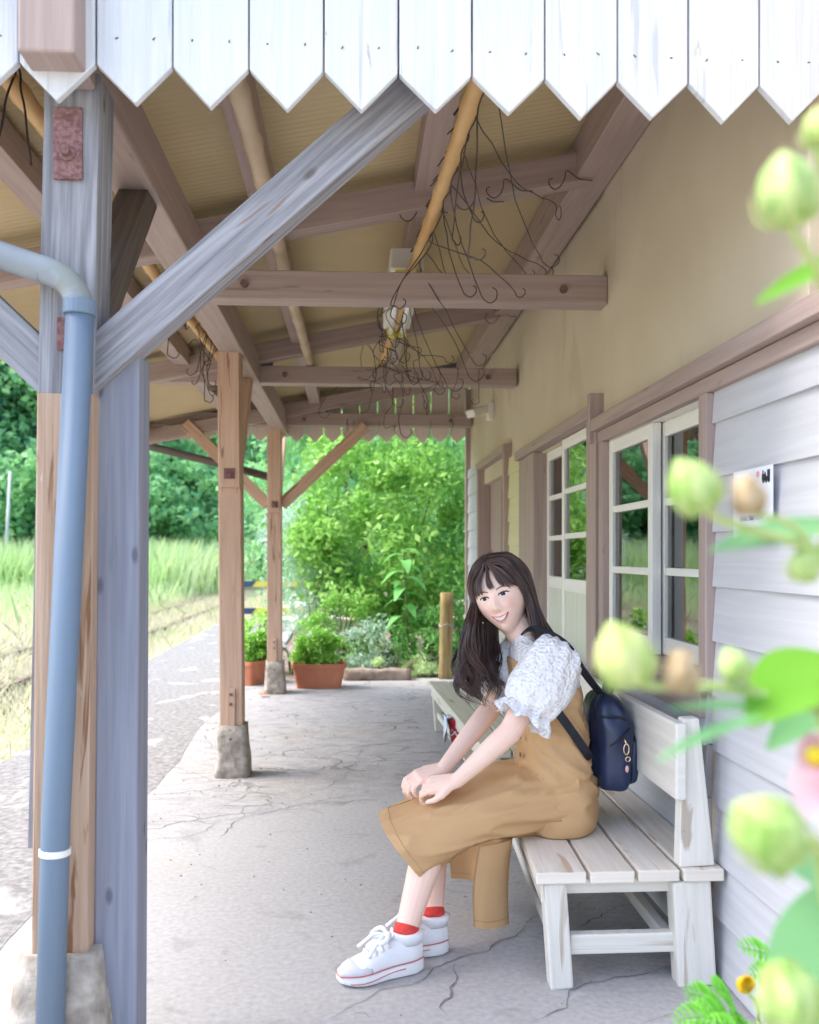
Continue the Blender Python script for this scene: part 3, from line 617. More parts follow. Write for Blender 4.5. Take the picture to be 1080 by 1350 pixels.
# ---- lamps and boxes
wlp = thing('wall_lamp', (WX - .0, 6.6, 2.2), 'small white angled lamp on the cream wall above the doorway', 'lamp')
MB().box(WX - .03, WX + .014, 6.54, 6.66, 2.14, 2.26).build('base', WHITEP, wlp, bevel=.006)
MB().beam((WX - .03, 6.60, 2.22), (WX - .17, 6.50, 2.165), .09, .06).build('lamp_head', WHITEP, wlp, bevel=.012)
MB().tube([(WX + .010, 6.62, 2.26), (WX + .010, 6.62, 2.68)], .004, 6).build('cable', WHITEP, wlp)
clt = thing('ceiling_light', (.2, 4.0, 2.3), 'white fluorescent batten light between the tie beams', 'light')
MB().box(.15, .29, 3.75, 4.75, 2.33, 2.42).build('housing', WHITEP, clt, bevel=.008)
MB().tube([(.19, 3.79, 2.305), (.19, 4.71, 2.305)], .014, 10).build('tube', WHITE, clt, smooth=True); MB().tube([(.25, 3.79, 2.305), (.25, 4.71, 2.305)], .014, 10).build('tube', WHITE, clt, smooth=True)
mb = MB(); mb.box(.17, .27, 3.76, 3.79, 2.285, 2.3299); mb.box(.17, .27, 4.71, 4.74, 2.285, 2.3299); mb.build('end_bracket', YELLOW, clt)
for (x, y, z, lb) in ((-.485, 3.60, 2.25, 'small dark grey box on the nearer tie beam beside the girder'), (-.53, 5.60, 2.30, 'small dark grey box on the farther tie beam beside the girder')):
    t = thing('junction_box', (x, y, z), lb, 'electrical box'); MB().box(x - .035, x + .035, y - .03, y + .03, z, z + .035).build('box', GREYM, t, bevel=.004)
    MB().box(x - .015, x + .015, y - .012, y + .012, z + .0352, z + .05).build('lid', GREYM, t, bevel=.002)
rb = thing('rusty_bracket', (-.83, 4.5, 2.2), 'pinkish rusty iron bracket beside the girder with wires hanging from it', 'bracket')
MB().box(-.91, -.78, 4.15, 4.30, 2.20, 2.29).build('plate', RUST, rb, bevel=.004); mb = MB(); mb.tube([(-.80, 4.14, 2.24), (-.80, 4.12, 2.24)], .02, 8); mb.build('bolt', RUST, rb)
MB().box(-.89, -.80, 4.17, 4.28, 2.29, zs(-.85) - .01).build('hanger', DARKW, rb)
# ---- bamboo poles
def bamboo(a, b, r, m, lab):
    a = V(a); b = V(b); n = int((b - a).length / .055); pts = []; rs = []
    for i in range(n + 1):
        t = i / n; q = a.lerp(b, t) + V(noise.noise(V(t * 3, a.x, 0)), 0, noise.noise(V(t * 3, a.x, 5))) * .008; k = i % 5
        pts.append(q); rs.append(r * (1.16 if k == 0 else .97 if k in (1, 4) else 1.0) * (1 - .1 * t))
    return tag(MB().tube(pts, rs, 12).build('bamboo_pole', m, None, smooth=True, loc=a), lab, 'bamboo pole')
bamboo((.31, 2.1, 2.325), (.165, 5.75, 2.325), .023, BAMBOO, 'orange bamboo pole hung with wires across the tie beams')
bamboo((-.30, 2.1, 2.345), (-.27, 5.85, 2.325), .028, BAMBOOG, 'pale bamboo pole lying on the tie beams inside the girder')
bamboo((-.86, 2.12, 2.335), (-.80, 5.8, 2.325), .026, BAMBOO, 'bamboo pole on the track side of the girder')
# ---- hanging wires
def wire(pts, r=.0022, lab='', grp=''):
    P = catmull(pts, 5); P = [q + V(noise.noise(q * 14), noise.noise(q * 14 + V(4, 0, 0)), noise.noise(q * 14 + V(0, 4, 0))) * .008 for q in P]
    return tag(MB().tube(P, r, 5).build('hanging_wire', WIRE, None, smooth=True, loc=pts[0]), lab, 'wire', grp)
def hook(p, s, a):
    ca, sa = math.cos(a) * s, math.sin(a) * s
    return [V(p) + V(ca * x, sa * x, s * z) for x, z in ((0, 0), (.35, -.55), (.8, -.75), (1.2, -.45), (1.25, -.05), (1.0, .12))]
def bam(y): t = (y - 2.1) / 3.65; return V(.31 - .145 * t, y, 2.325)
for i in range(16):
    y = 2.25 + .165 * i + random.uniform(-.05, .05); q = bam(y); r0 = .03; a = random.uniform(-.9, .9)
    ln = random.uniform(.12, .42); e = q + V(random.uniform(-.15, .32), random.uniform(-.1, .35), -ln)
    pts = [q + V(-r0, 0, .005), q + V(0, .0, r0 + .004), q + V(r0, 0, 0), q + V(.008, .01, -.05), q.lerp(e, .55) + V(random.uniform(-.03, .03), 0, 0)] + hook(e, random.uniform(.03, .075), a)
    wire(pts, .0021, 'thin dark bent wire looped over the orange bamboo pole', 'wires on the orange bamboo pole')
for i in range(7):
    y = 2.2 + .22 * i; q = bam(y); e = q + V(random.uniform(.2, .62), random.uniform(.6, 1.2), random.uniform(-.06, .14)); e.z = min(e.z, zs(e.x) - .25)
    wire([q + V(-.028, 0, 0), q + V(.0, 0, .03), q + V(.03, .01, 0), q.lerp(e, .5) + V(0, 0, -.05), e] + hook(e, .06, random.uniform(0, 1.2))[1:], .0019, 'long thin wire strung from the orange bamboo towards the wall', 'wires strung towards the wall')
for i in range(15):   # tangle where the pole meets the second beam
    c = V(.19 + random.gauss(0, .05), 5.0 + random.uniform(-.6, .7), 2.27 + random.gauss(0, .03)); pts = [c]
    for k in range(5): pts.append(pts[-1] + V(random.gauss(0, .07), random.gauss(0, .10), random.gauss(-.035, .06)))
    wire(pts + hook(pts[-1], .05, random.uniform(-2, 2))[1:], .0022, 'dark wire in the tangle where the orange bamboo meets the second beam', 'tangled wires at the second beam')
for i in range(12):
    x = random.uniform(-.1, .85); y = random.choice((5.54, 7.70)); c = V(x, y, 2.22); e = c + V(random.uniform(-.05, .05), -.03, -random.uniform(.05, .2))
    wire([c + V(0, .06, .06), c + V(0, 0, .07), c + V(0, -.01, 0), e] + hook(e, random.uniform(.03, .06), random.choice((0, 3.1)))[1:], .002, 'short wire hook hanging from a tie beam in front of the far valance', 'wire hooks on the tie beams')
for i in range(9):
    x = -.80 + random.uniform(-.08, .1); y = random.uniform(4.3, 5.5); c = V(x, y, 2.30); e = c + V(random.uniform(-.12, .12), 0, -random.uniform(.15, .36))
    wire([c + V(-.03, 0, 0), c + V(0, 0, .03), c + V(.03, 0, 0), c.lerp(e, .5), e] + hook(e, random.uniform(.02, .05), random.choice((0, 3.1)))[1:], .0024, 'dark wire hanging beside the girder by the rusty bracket', 'wires beside the girder')
wire([(-.835, 2.3, 2.36), (-.84, 2.29, 2.31), (-.86, 2.28, 2.2), (-.885, 2.28, 2.05), (-.90, 2.28, 1.86), (-.93, 2.28, 1.80)], .003, 'long black wire dangling left of the near post', '')
wire([(-.83, 2.3, 2.355), (-.815, 2.29, 2.30), (-.80, 2.28, 2.22), (-.79, 2.28, 2.1)], .003, 'short black wire looped over the bamboo left of the near post', '')
for (x, y, h0) in ((.10, 2.28, .06), (.62, 3.45, .05), (.86, 3.47, .05), (.93, 5.5, .06), (.52, 3.52, .05), (.30, 3.53, .05)):
    z = zs(x) - .19; c = V(x, y - .05, z); wire([c + V(.06, .04, .01), c, c + V(-.05, 0, .03)] + hook(c + V(-.06, 0, .0), h0, 3.1), .0022, 'short dark wire hook stuck under a rafter', 'wire hooks under the rafters')
# ---- notice
def text_mesh(s, size, M4, m, name, par, ext=.0003):
    cu = bpy.data.curves.new(name, 'FONT'); cu.body = s; cu.size = size; cu.extrude = ext; cu.align_x = 'CENTER'; cu.align_y = 'CENTER'; cu.materials.append(m)
    o = bpy.data.objects.new(name, cu); col.objects.link(o); dg = bpy.context.evaluated_depsgraph_get()
    me = bpy.data.meshes.new_from_object(o.evaluated_get(dg)); bpy.data.objects.remove(o); me.materials.clear(); me.materials.append(m)
    q = bpy.data.objects.new(name, me); col.objects.link(q); q.parent = par; q.matrix_local = M4; return q
no = thing('wall_notice', (WX - .03, 2.17, 1.275), 'white paper notice with a locomotive picture on the clapboards', 'notice')
rotW = Matrix(((0, 0, -1, 0), (-1, 0, 0, 0), (0, 1, 0, 0), (0, 0, 0, 1)))
MB().box(WX - .029, WX - .0275, 2.060, 2.280, 1.19, 1.362).build('paper', PAPER, no)
def nl(dy, dz, dx=-.0008): return Matrix.Translation(V(dx, dy, dz)) @ rotW
for s, sz, dy, dz in (('お知らせ', .016, .05, .062), ('駅舎内に', .014, -.02, .025), ('ないでください', .017, .01, -.005), ('立入はご遠慮ください', .013, .0, -.035), ('お願い致します', .014, .01, -.062)):
    text_mesh(s, sz, nl(dy, dz), INKB if dz < .05 else PINK, 'lettering', no)
mb = MB(); x = WX - .0298
def pb(y0, y1, z0, z1): mb.box(x, x + .0012, y0 - .035, y1 - .035, z0, z1)
pb(2.108, 2.150, 1.328, 1.337); pb(2.108, 2.122, 1.337, 1.352); pb(2.128, 2.150, 1.337, 1.343); pb(2.142, 2.147, 1.343, 1.352); pb(2.131, 2.136, 1.343, 1.348)
for yy in (2.079, 2.093, 2.107): mb.tube([(x, yy, 1.327), (x + .0012, yy, 1.327)], .006, 10)
mb.build('locomotive_picture', INK, no); mb = MB(); mb.tube([(x, 2.137, 1.345), (x + .001, 2.137, 1.345)], .008, 12); mb.build('red_mark', PINK, no)
# ================================================================ benches
CD = V(math.sin(YAW), math.cos(YAW), 0); CR = V(math.cos(YAW), -math.sin(YAW), 0)
def at(px, py, Y):      # a point on the plane y = Y
    d = CR * ((px - 540) / 1200) + V(0, 0, (732 - py) / 1200) + CD
    return EYE + d * (Y / d.y)
def bench(y0, y1, xf0, xf1, label, ms, ml, shelf=False):
    t = thing('bench', (.73, (y0 + y1) / 2, 0), label, 'bench', 'benches along the station wall')
    def mp(x, y): f = xf0 + (xf1 - xf0) * (y - y0) / (y1 - y0); return f + (x - .478) * (.984 - f) / .506
    def box(x0, x1, ya, yb, za, zb): return MB().hexa([(mp(x1 if i & 2 else x0, yb if i & 1 else ya), yb if i & 1 else ya, zb if i & 4 else za) for i in range(8)])
    xs = [(.478, .612), (.622, .742), (.752, .864), (.874, .984)]
    for i, (a, b) in enumerate(xs): box(a, b, y0 + random.uniform(-.006, .006), y1 + random.uniform(-.006, .006), .281 + random.uniform(0, .0015), .313 + random.uniform(0, .0015)).build('seat_slat', ms, t, bevel=.004)
    box(.495, .518, y0 + .035, y1 - .035, .222, .280).build('apron', ml, t, bevel=.003)
    for yy in (y0 + .045, y1 - .075):
        box(.53, .90, yy, yy + .03, .242, .2805).build('seat_bearer', ml, t, bevel=.003)
        MB().beam((mp(.548, yy), yy - .004, -.001), (mp(.528, yy), yy - .004, .2805), .062, .055, (0, 1, 0)).build('leg', ml, t, bevel=.006)
        MB().beam((mp(.915, yy), yy - .006, -.001), (mp(.898, yy), yy - .006, .2805), .105, .06, (0, 1, 0)).build('leg', ml, t, bevel=.006)
        box(.575, .862, yy - .01, yy + .022, .082, .135).build('stretcher', ml, t, bevel=.004)
        MB().beam((.917, yy, .3155), (.902, yy, .712), .098, .05, (0, 1, 0), .044, .045).build('back_post', ml, t, bevel=.005)
    for x in (.545, .855): box(x - .016, x + .016, y0 + .08, y1 - .08, .084, .122).build('stretcher', ml, t, bevel=.004)
    MB().beam((.868, y0 + .004, .600), (.868, y1 - .004, .600), .030, .205, (.0, 0, 1)).build('backrest', ml, t, bevel=.006)
    if shelf: box(.49, .80, y0 + .3, y1 - .9, .1225, .134).build('shelf_board', ml, t)
    return t
bench(2.365, 3.63, .478, .556, 'white slatted bench with a backrest that the woman sits on', SEATW, BENCHW)
bench(3.86, 6.03, .560, .490, 'older greenish white slatted bench farther along the wall', OLDB, OLDB, True)
# ---- red pail and rag under the far bench
pl = thing('fire_pail', (.585, 4.92, .134), 'red enamel pail with white lettering under the far bench', 'pail')
mb = MB(); cx, cy = .585, 4.92
rg = [ell((cx, cy, z), (1, 0, 0), (0, 1, 0), r, r, 24) for r, z in ((.055, .135), (.060, .136), (.078, .255), (.081, .258), (.081, .262), (.076, .262), (.058, .145))]
mb.loft(rg); mb.build('pail', RED, pl, smooth=True, bevel=0)
MB().tube([V(cx + .08 * math.cos(a), cy - .01 - .03 * math.sin(a), .256 - .055 * math.sin(a)) for a in [math.pi * k / 10 for k in range(11)]], .0025, 6).build('bail_handle', BOLT, pl, smooth=True)
for s, dx in (('用', .008), ('火', -.048)):
    an = dx / .07; lp = V(.0705 * math.sin(an), -.0705 * math.cos(an), .065)
    text_mesh(s, .062, Matrix.Translation(lp) @ Matrix.Rotation(an, 4, 'Z') @ Matrix.Rotation(R_(90 - 9), 4, 'X'), WHITE, 'lettering', pl)
mb = MB(); rings = []
for k in range(9):
    t = k / 8; rings.append([V(.487 + .010 * math.sin(t * 5 + j) + .012 * j / 6 * (1 - t * .4), 4.86 + .02 * j - .02 + .006 * math.sin(j * 2 + t * 4), .280 - .13 * t - .01 * math.sin(j)) for j in range(7)])
mb.loft(rings, False, False, False)
mb.loft([[V(.497 + .03 * t, 4.85 + .018 * j, .276 + .006 * math.sin(t * 3)) for j in range(7)] for t in (0, .5, 1)], False, False, False)
tag(mb.build('cloth', mat('pale_blue_cloth', (.50, .62, .72), (.62, .72, .80), 20, rough=.9), None, smooth=True, solid=.004, sub=1, loc=(.49, 4.9, .13)), 'pale blue rag hung beside the red pail', 'cloth')

# ================================================================ the woman
SKIN = mat('skin', (.86, .60, .49), (.90, .65, .54), 6, rough=.5, bump=.03, bscale=120, sss=.06)
DRESS = mat('camel_cotton', (.57, .355, .175), (.62, .39, .20), 3, rough=.85, bump=.25, bscale=220)
HAIR = mat('dark_brown_hair', (.036, .019, .018), (.10, .054, .046), 30, (1, 1, .2), rough=.32, spec=.6)
NAVY = mat('navy_nylon', (.010, .021, .060), (.018, .038, .105), 4, rough=.34, bump=.25, bscale=18, spec=.6)
STRAPM = mat('black_webbing', (.012, .014, .022), (.02, .022, .032), 40, rough=.6)
GOLD = mat('pale_gold_metal', (.75, .58, .38), (.8, .62, .42), 10, rough=.25, metal=1)
SHOEW = mat('white_leather', (.78, .78, .80), (.82, .82, .84), 10, rough=.45)
SHOEG = mat('grey_suede', (.58, .57, .60), (.64, .63, .66), 30, rough=.9)
SOLEW = mat('white_rubber', (.80, .80, .80), (.84, .84, .84), 10, rough=.5)
REDT = mat('red_sock', (.62, .05, .04), (.70, .07, .06), 60, (1, 1, 4), rough=.9)
PINKL = mat('red_sole_line', (.55, .12, .12), None, rough=.5)
def lace_mat():
    m, n, l, p = nt('white_eyelet_lace'); p.inputs['Roughness'].default_value = .85
    tc = n.new('ShaderNodeTexCoord'); v = n.new('ShaderNodeTexVoronoi'); v.inputs['Scale'].default_value = 95; l.new(tc.outputs['Object'], v.inputs['Vector'])
    v2 = n.new('ShaderNodeTexVoronoi'); v2.inputs['Scale'].default_value = 38; l.new(tc.outputs['Object'], v2.inputs['Vector'])
    r = n.new('ShaderNodeValToRGB'); r.color_ramp.elements[0].position = .10; r.color_ramp.elements[1].position = .24
    r.color_ramp.elements[0].color = (.50, .49, .52, 1); r.color_ramp.elements[1].color = (.85, .84, .84, 1)
    l.new(v.outputs['Distance'], r.inputs[0]); l.new(r.outputs[0], p.inputs['Base Color'])
    ad = n.new('ShaderNodeMath'); l.new(v.outputs['Distance'], ad.inputs[0]); l.new(v2.outputs['Distance'], ad.inputs[1])
    b = n.new('ShaderNodeBump'); b.inputs['Strength'].default_value = .9; b.inputs['Distance'].default_value = .006; l.new(ad.outputs[0], b.inputs['Height']); l.new(b.outputs[0], p.inputs['Normal'])
    return m
LACE = lace_mat()
_n = SKIN.node_tree.nodes; _l = SKIN.node_tree.links; _p = _n['Principled BSDF']; _s = _p.inputs['Base Color'].links[0].from_socket
_a = _n.new('ShaderNodeAttribute'); _a.attribute_name = 'blush'; _x = _n.new('ShaderNodeMix'); _x.data_type = 'RGBA'
_l.new(_a.outputs['Fac'], _x.inputs[0]); _l.new(_s, _x.inputs[6]); _x.inputs[7].default_value = (.84, .36, .30, 1); _l.new(_x.outputs[2], _p.inputs['Base Color'])
her = thing('person', (.60, 2.80, 0), 'smiling woman with long dark hair, white lace blouse and camel dress sitting on the bench', 'person')
# head frame: f forward, u up, r her right (left in the picture)
hf = V(-.42, -.905, .03).normalized(); hu = V(-.30, .03, .94); hu = (hu - hf * hu.dot(hf)).normalized(); hr = hf.cross(hu).normalized()
HC = V(.455, 2.795, 1.022) 
def HP(r, f, u): return HC + hr * r + hf * f + hu * u
def sst(a, b, x): t = min(1, max(0, (x - a) / (b - a))); return t * t * (3 - 2 * t)
def g2(x, z, cx, cz, sx, sz): return math.exp(-((x - cx) / sx) ** 2 - ((z - cz) / sz) ** 2)
def head_pt(dx, dy, dz):
    z = dz * (.113 if dz > 0 else .117); lower = sst(.0, -1.0, dz)
    x = dx * .0775 * (1 - .34 * lower ** 1.3); y = dy * (.094 if dy > 0 else .098) * (1 - .10 * lower * (1 if dy > 0 else 2.2))
    if dy > 0: y = y * (1 - .06 * (1 - abs(dx)))           # flatter face plane
    if dy > .1:
        k = sst(.1, .45, dy)
        nh = (.003 + .019 * sst(.008, -.036, z)) * (1 - sst(-.038, -.050, z)) if z < .012 else .003 * (1 - sst(.012, .02, z))
        y += k * nh * math.exp(-(x / (.008 + .006 * sst(-.01, -.04, z))) ** 2)
        y += k * .004 * (g2(x, z, .011, -.040, .007, .007) + g2(x, z, -.011, -.040, .007, .007))
        y -= k * .0075 * (g2(x, z, .031, 0, .017, .011) + g2(x, z, -.031, 0, .017, .011))
        y += k * .003 * (g2(x, z, .030, .020, .02, .008) + g2(x, z, -.030, .020, .02, .008))
        y += k * .0065 * (g2(x, z, .037, -.032, .018, .015) + g2(x, z, -.037, -.032, .018, .015))
        y += k * (.006 * g2(x, z, 0, -.067, .026, .016) - .0028 * g2(x, z, 0, -.083, .016, .006)) + k * .008 * g2(x, z, 0, -.102, .017, .014)
    return x, y, z
body = MB()
NU, NV = 72, 56; rings = []
for j in range(1, NV):
    ph = math.pi * j / NV; ring = []
    for i in range(NU):
        th = 2 * math.pi * i / NU; x, y, z = head_pt(math.sin(ph) * math.cos(th), math.sin(ph) * math.sin(th), -math.cos(ph)); ring.append(HP(x, y, z))
    rings.append(ring)
body.loft(rings)
for s in (-1, 1): body.ball(HP(.074 * s, -.008, -.012), (.007, .016, .028), 12, 8, (hr, hf, hu))
nb = V(.535, 2.805, .885)
body.capsule(HP(0, -.022, -.055), nb, .047, .047, 16)
body.capsule(nb, nb + V(.02, 0, -.05), .05, .06, 16)
body.capsule((.578, 2.735, .83), (.555, 2.90, .83), .045, .045, 16)           # shoulder girdle
body.capsule((.570, 2.80, .80), (.61, 2.80, .60), .078, .075, 18); body.capsule((.585, 2.75, .76), (.61, 2.76, .60), .06, .06, 16); body.capsule((.57, 2.86, .76), (.61, 2.85, .60), .06, .06, 16)
body.capsule((.61, 2.77, .57), (.635, 2.76, .42), .07, .085, 16); body.capsule((.61, 2.84, .57), (.635, 2.88, .42), .07, .085, 16)
SHn, ELn, WRn = V(.592, 2.672, .858), V(.450, 2.608, .640), V(.296, 2.610, .500)
SHf, ELf, WRf = V(.545, 2.945, .85), V(.425, 2.862, .655), V(.266, 2.715, .510)
for S, E_, W_ in ((SHn, ELn, WRn), (SHf, ELf, WRf)):
    body.capsule(S, E_, .043, .034, 16); m_ = E_.lerp(W_, .3); body.capsule(E_, m_, .034, .033, 16); body.capsule(m_, W_, .033, .0215, 16)
def hand(W_, d, nrm, thumb_side, curl, sp=1.0):
    d = d.normalized(); nrm = (nrm - d * nrm.dot(d)).normalized(); wv = d.cross(nrm).normalized() * thumb_side
    k = W_ + d * .078
    for o, e in ((.024, .0125), (.008, .0135), (-.008, .0130), (-.022, .0115)): body.capsule(W_ + d * .008 + wv * o * .45, k + wv * o - nrm * abs(o) * .12, .0165, e, 10)
    for i, (o, L1, L2, L3, r) in enumerate(((.0265, .038, .023, .019, .0080), (.0088, .042, .027, .020, .0082), (-.0088, .039, .025, .019, .0078), (-.0255, .030, .019, .017, .0070))):
        a = curl[0] + .06 * i; p0 = k + wv * o * .93; fd = d + wv * o * 1.0
        for L, da, rr in ((L1, 0, r), (L2, curl[1], r * .93), (L3, curl[2], r * .85)):
            a += da; q = p0 + (fd * math.cos(a) - nrm * math.sin(a)).normalized() * L; body.capsule(p0, q, rr, rr * .93, 10); p0 = q
    b0 = W_ + d * .018 + wv * .018; b1 = b0 + (d * .75 + wv * .7 - nrm * .25).normalized() * .036; b2 = b1 + (d * .95 + wv * .15 - nrm * .35).normalized() * .030; b3 = b2 + (d * .95 - wv * .15 - nrm * .3).normalized() * .024
    body.capsule(b0, b1, .0135, .0105, 10); body.capsule(b1, b2, .0100, .0090, 10); body.capsule(b2, b3, .0088, .0070, 10)
hand(WRn, V(-.90, .36, -.20), V(-.25, -.50, .83), -1, (.42, .85, .75))
hand(WRf, V(-.93, -.26, -.20), V(-.25, -.35, .90), 1, (.35, .80, .75))
KNn, ANn = V(.215, 2.63, .352), V(.142, 2.515, .105); KNf, ANf = V(.22, 2.76, .352), V(.228, 2.63, .105)
for K, A, hx in ((KNn, ANn, V(.60, 2.72, .41)), (KNf, ANf, V(.60, 2.88, .41))):
    body.capsule(hx, K, .072, .045, 16); c = K.lerp(A, .32) + V(.012, .006, 0); body.capsule(K, c, .045, .047, 16); body.capsule(c, A, .047, .0305, 16); body.capsule(A, A - V(0, 0, .04), .030, .034, 14)
ob = body.build('body', SKIN, her)
rm = ob.modifiers.new('r', 'REMESH'); rm.mode = 'VOXEL'; rm.voxel_size = .0031; rm.use_smooth_shade = True
sm_ = ob.modifiers.new('s', 'SMOOTH'); sm_.factor = .5; sm_.iterations = 3
dg = bpy.context.evaluated_depsgraph_get(); me2 = bpy.data.meshes.new_from_object(ob.evaluated_get(dg)); ob.modifiers.clear(); ob.data = me2
me2.polygons.foreach_set('use_smooth', [True] * len(me2.polygons))
her_o = ORIG[her.name]
bco = np.empty(len(me2.vertices) * 3); me2.vertices.foreach_get('co', bco); bco = bco.reshape(-1, 3) + np.array(her_o); bl_ = np.zeros(len(bco))
for p_, sg_, am_ in [(HP(.042, .075, -.030), .020, .42), (HP(-.042, .075, -.030), .020, .42), (HP(0, .11, -.040), .010, .25), (HP(0, .09, -.10), .014, .15), (WRn + V(-.085, .03, -.02), .022, .30), (WRf + V(-.085, -.02, -.02), .022, .30), (ELn, .03, .15), (ELf, .03, .15), (KNn, .06, .2)]:
    bl_ += am_ * np.exp(-((bco - np.array(p_)) ** 2).sum(1) / sg_ ** 2)
at_ = me2.attributes.new('blush', 'FLOAT', 'POINT'); at_.data.foreach_set('value', np.clip(bl_, 0, 1))
BV = BVHTree.FromPolygons([v.co + her_o for v in me2.vertices], [tuple(p.vertices) for p in me2.polygons])
def face_pt(r, u, off=.001):
    h = BV.ray_cast(HP(r, .25, u), -hf, .4); p = h[0] if h[0] is not None else HP(r, .085, u)
    return p + hf * off
def patch(name, outline, m, off=.001, par=None, nr=3):
    cr = sum(o[0] for o in outline) / len(outline); cu = sum(o[1] for o in outline) / len(outline); mb = MB(); vs = [face_pt(cr, cu, off)]; n = len(outline)
    for k in range(1, nr + 1):
        for (r, u) in outline: vs.append(face_pt(cr + (r - cr) * k / nr, cu + (u - cu) * k / nr, off))
    fs = [(0, 1 + (i + 1) % n, 1 + i) for i in range(n)]
    for k in range(nr - 1):
        b = 1 + k * n; fs += [(b + i, b + (i + 1) % n, b + n + (i + 1) % n, b + n + i) for i in range(n)]
    mb.add(vs, fs); return mb.build(name, m, par or her, smooth=True)
EYEW = mat('eye_white', (.72, .68, .68), None, rough=.2); IRIS = mat('dark_iris', (.02, .012, .01), None, rough=.1); LIP = mat('coral_lip', (.70, .26, .25), (.76, .32, .30), 40, rough=.35)
TEETH = mat('teeth', (.85, .82, .78), None, rough=.25); BROW = mat('brow_brown', (.20, .12, .10), (.28, .18, .14), 90, rough=.9); MOUTHD = mat('mouth_dark', (.12, .03, .03), None, rough=.6)
BLUSH = mat('pink_nail', (.75, .40, .40), None, rough=.3)
for s in (-1, 1):
    ex = .0305 * s
    upper = [(ex + .0152 * math.cos(a), .0005 + .0060 * math.sin(a) + .0012 * s * math.cos(a)) for a in [math.pi * k / 10 for k in range(11)]]
    lower = [(ex - .0152 * math.cos(a), .0005 - .0044 * math.sin(a) - .0012 * s * math.cos(a)) for a in [math.pi * k / 10 for k in range(1, 10)]]
    ey = patch('eye', upper + lower, EYEW, .0012)
    ic = ex + .0012
    patch('iris', [(ic + .0064 * math.cos(a), .0010 + max(-.0042, min(.0058, .0066 * math.sin(a)))) for a in [2 * math.pi * k / 16 for k in range(16)]], IRIS, .0018, ey)
    mb = MB(); mb.ball(face_pt(ic + .0018, .0030, .0021), .0007, 6, 4); mb.build('eye_glint', EYEW, ey)
    mb = MB(); mb.tube([face_pt(r + s * .0015 * (k / 10 > .8 if s < 0 else k / 10 < .2), u + .0005, .0016) for k, (r, u) in enumerate(upper)], lerp_list([.0012, .0020, .0022, .0020, .0012], 11), 6); mb.build('eyelashes', IRIS, ey)
    mb = MB(); mb.tube([face_pt(r, u + .0040, .0002) for r, u in upper[1:-1]], .0005, 5); mb.build('eyelid_crease', LIP, ey)
    mb = MB(); pts = [(ex + s * x, .0185 + z) for x, z in ((-.017, -.0015), (-.008, .0030), (.004, .0045), (.013, .0025), (.021, -.003))]
    mb.tube([face_pt(r, u, .0004) for r, u in [(p.x, p.z) for p in catmull([V(a, 0, b) for a, b in pts], 4)]], lerp_list([.0016, .0021, .0019, .0014, .0006], 17), 6); mb.build('eyebrow', BROW, her)
# smiling mouth: dark opening, upper teeth, lips
mu = -.062
def arc(w_, sag, dip, n=13): return [(w_ * (2 * k / (n - 1) - 1), mu + sag * (2 * k / (n - 1) - 1) ** 2 - dip) for k in range(n)]
top = arc(.0280, .0095, .0010); bot = arc(.0280, .0220, .0140)
mo = patch('mouth', top + bot[::-1][1:-1], MOUTHD, .0010)
tt = [(r * .93, u - .0004) for r, u in top]; tb = [(r * .90, u + .0022 + .0004 * math.cos(k * 2.9)) for k, (r, u) in enumerate(bot)]
patch('teeth', tt + tb[::-1][1:-1], TEETH, .0019, mo)
mb = MB(); mb.tube([face_pt(r, u + .0012, .0012) for r, u in top], lerp_list([.0008, .0016, .0021, .0018, .0021, .0016, .0008], 13), 8); mb.build('upper_lip', LIP, mo, smooth=True)
mb = MB(); mb.tube([face_pt(r, u - .0012, .0010) for r, u in bot], lerp_list([.0008, .0021, .0030, .0033, .0030, .0021, .0008], 13), 8); mb.build('lower_lip', LIP, mo, smooth=True)
mb = MB(); [mb.ball(face_pt(.0058 * s, -.0475, -.0012), (.0022, .0014, .0014), 8, 5, (hr, hf, hu)) for s in (-1, 1)]; mb.build('nostrils', MOUTHD, her)
for s in (-1,): MB().ball(HP(.079 * s, .004, -.046), .0042, 10, 6).build('earring', GOLD, her, smooth=True)
MB().ball(HP(.077, .012, -.062), .004, 10, 6).build('earring', GOLD, her, smooth=True)
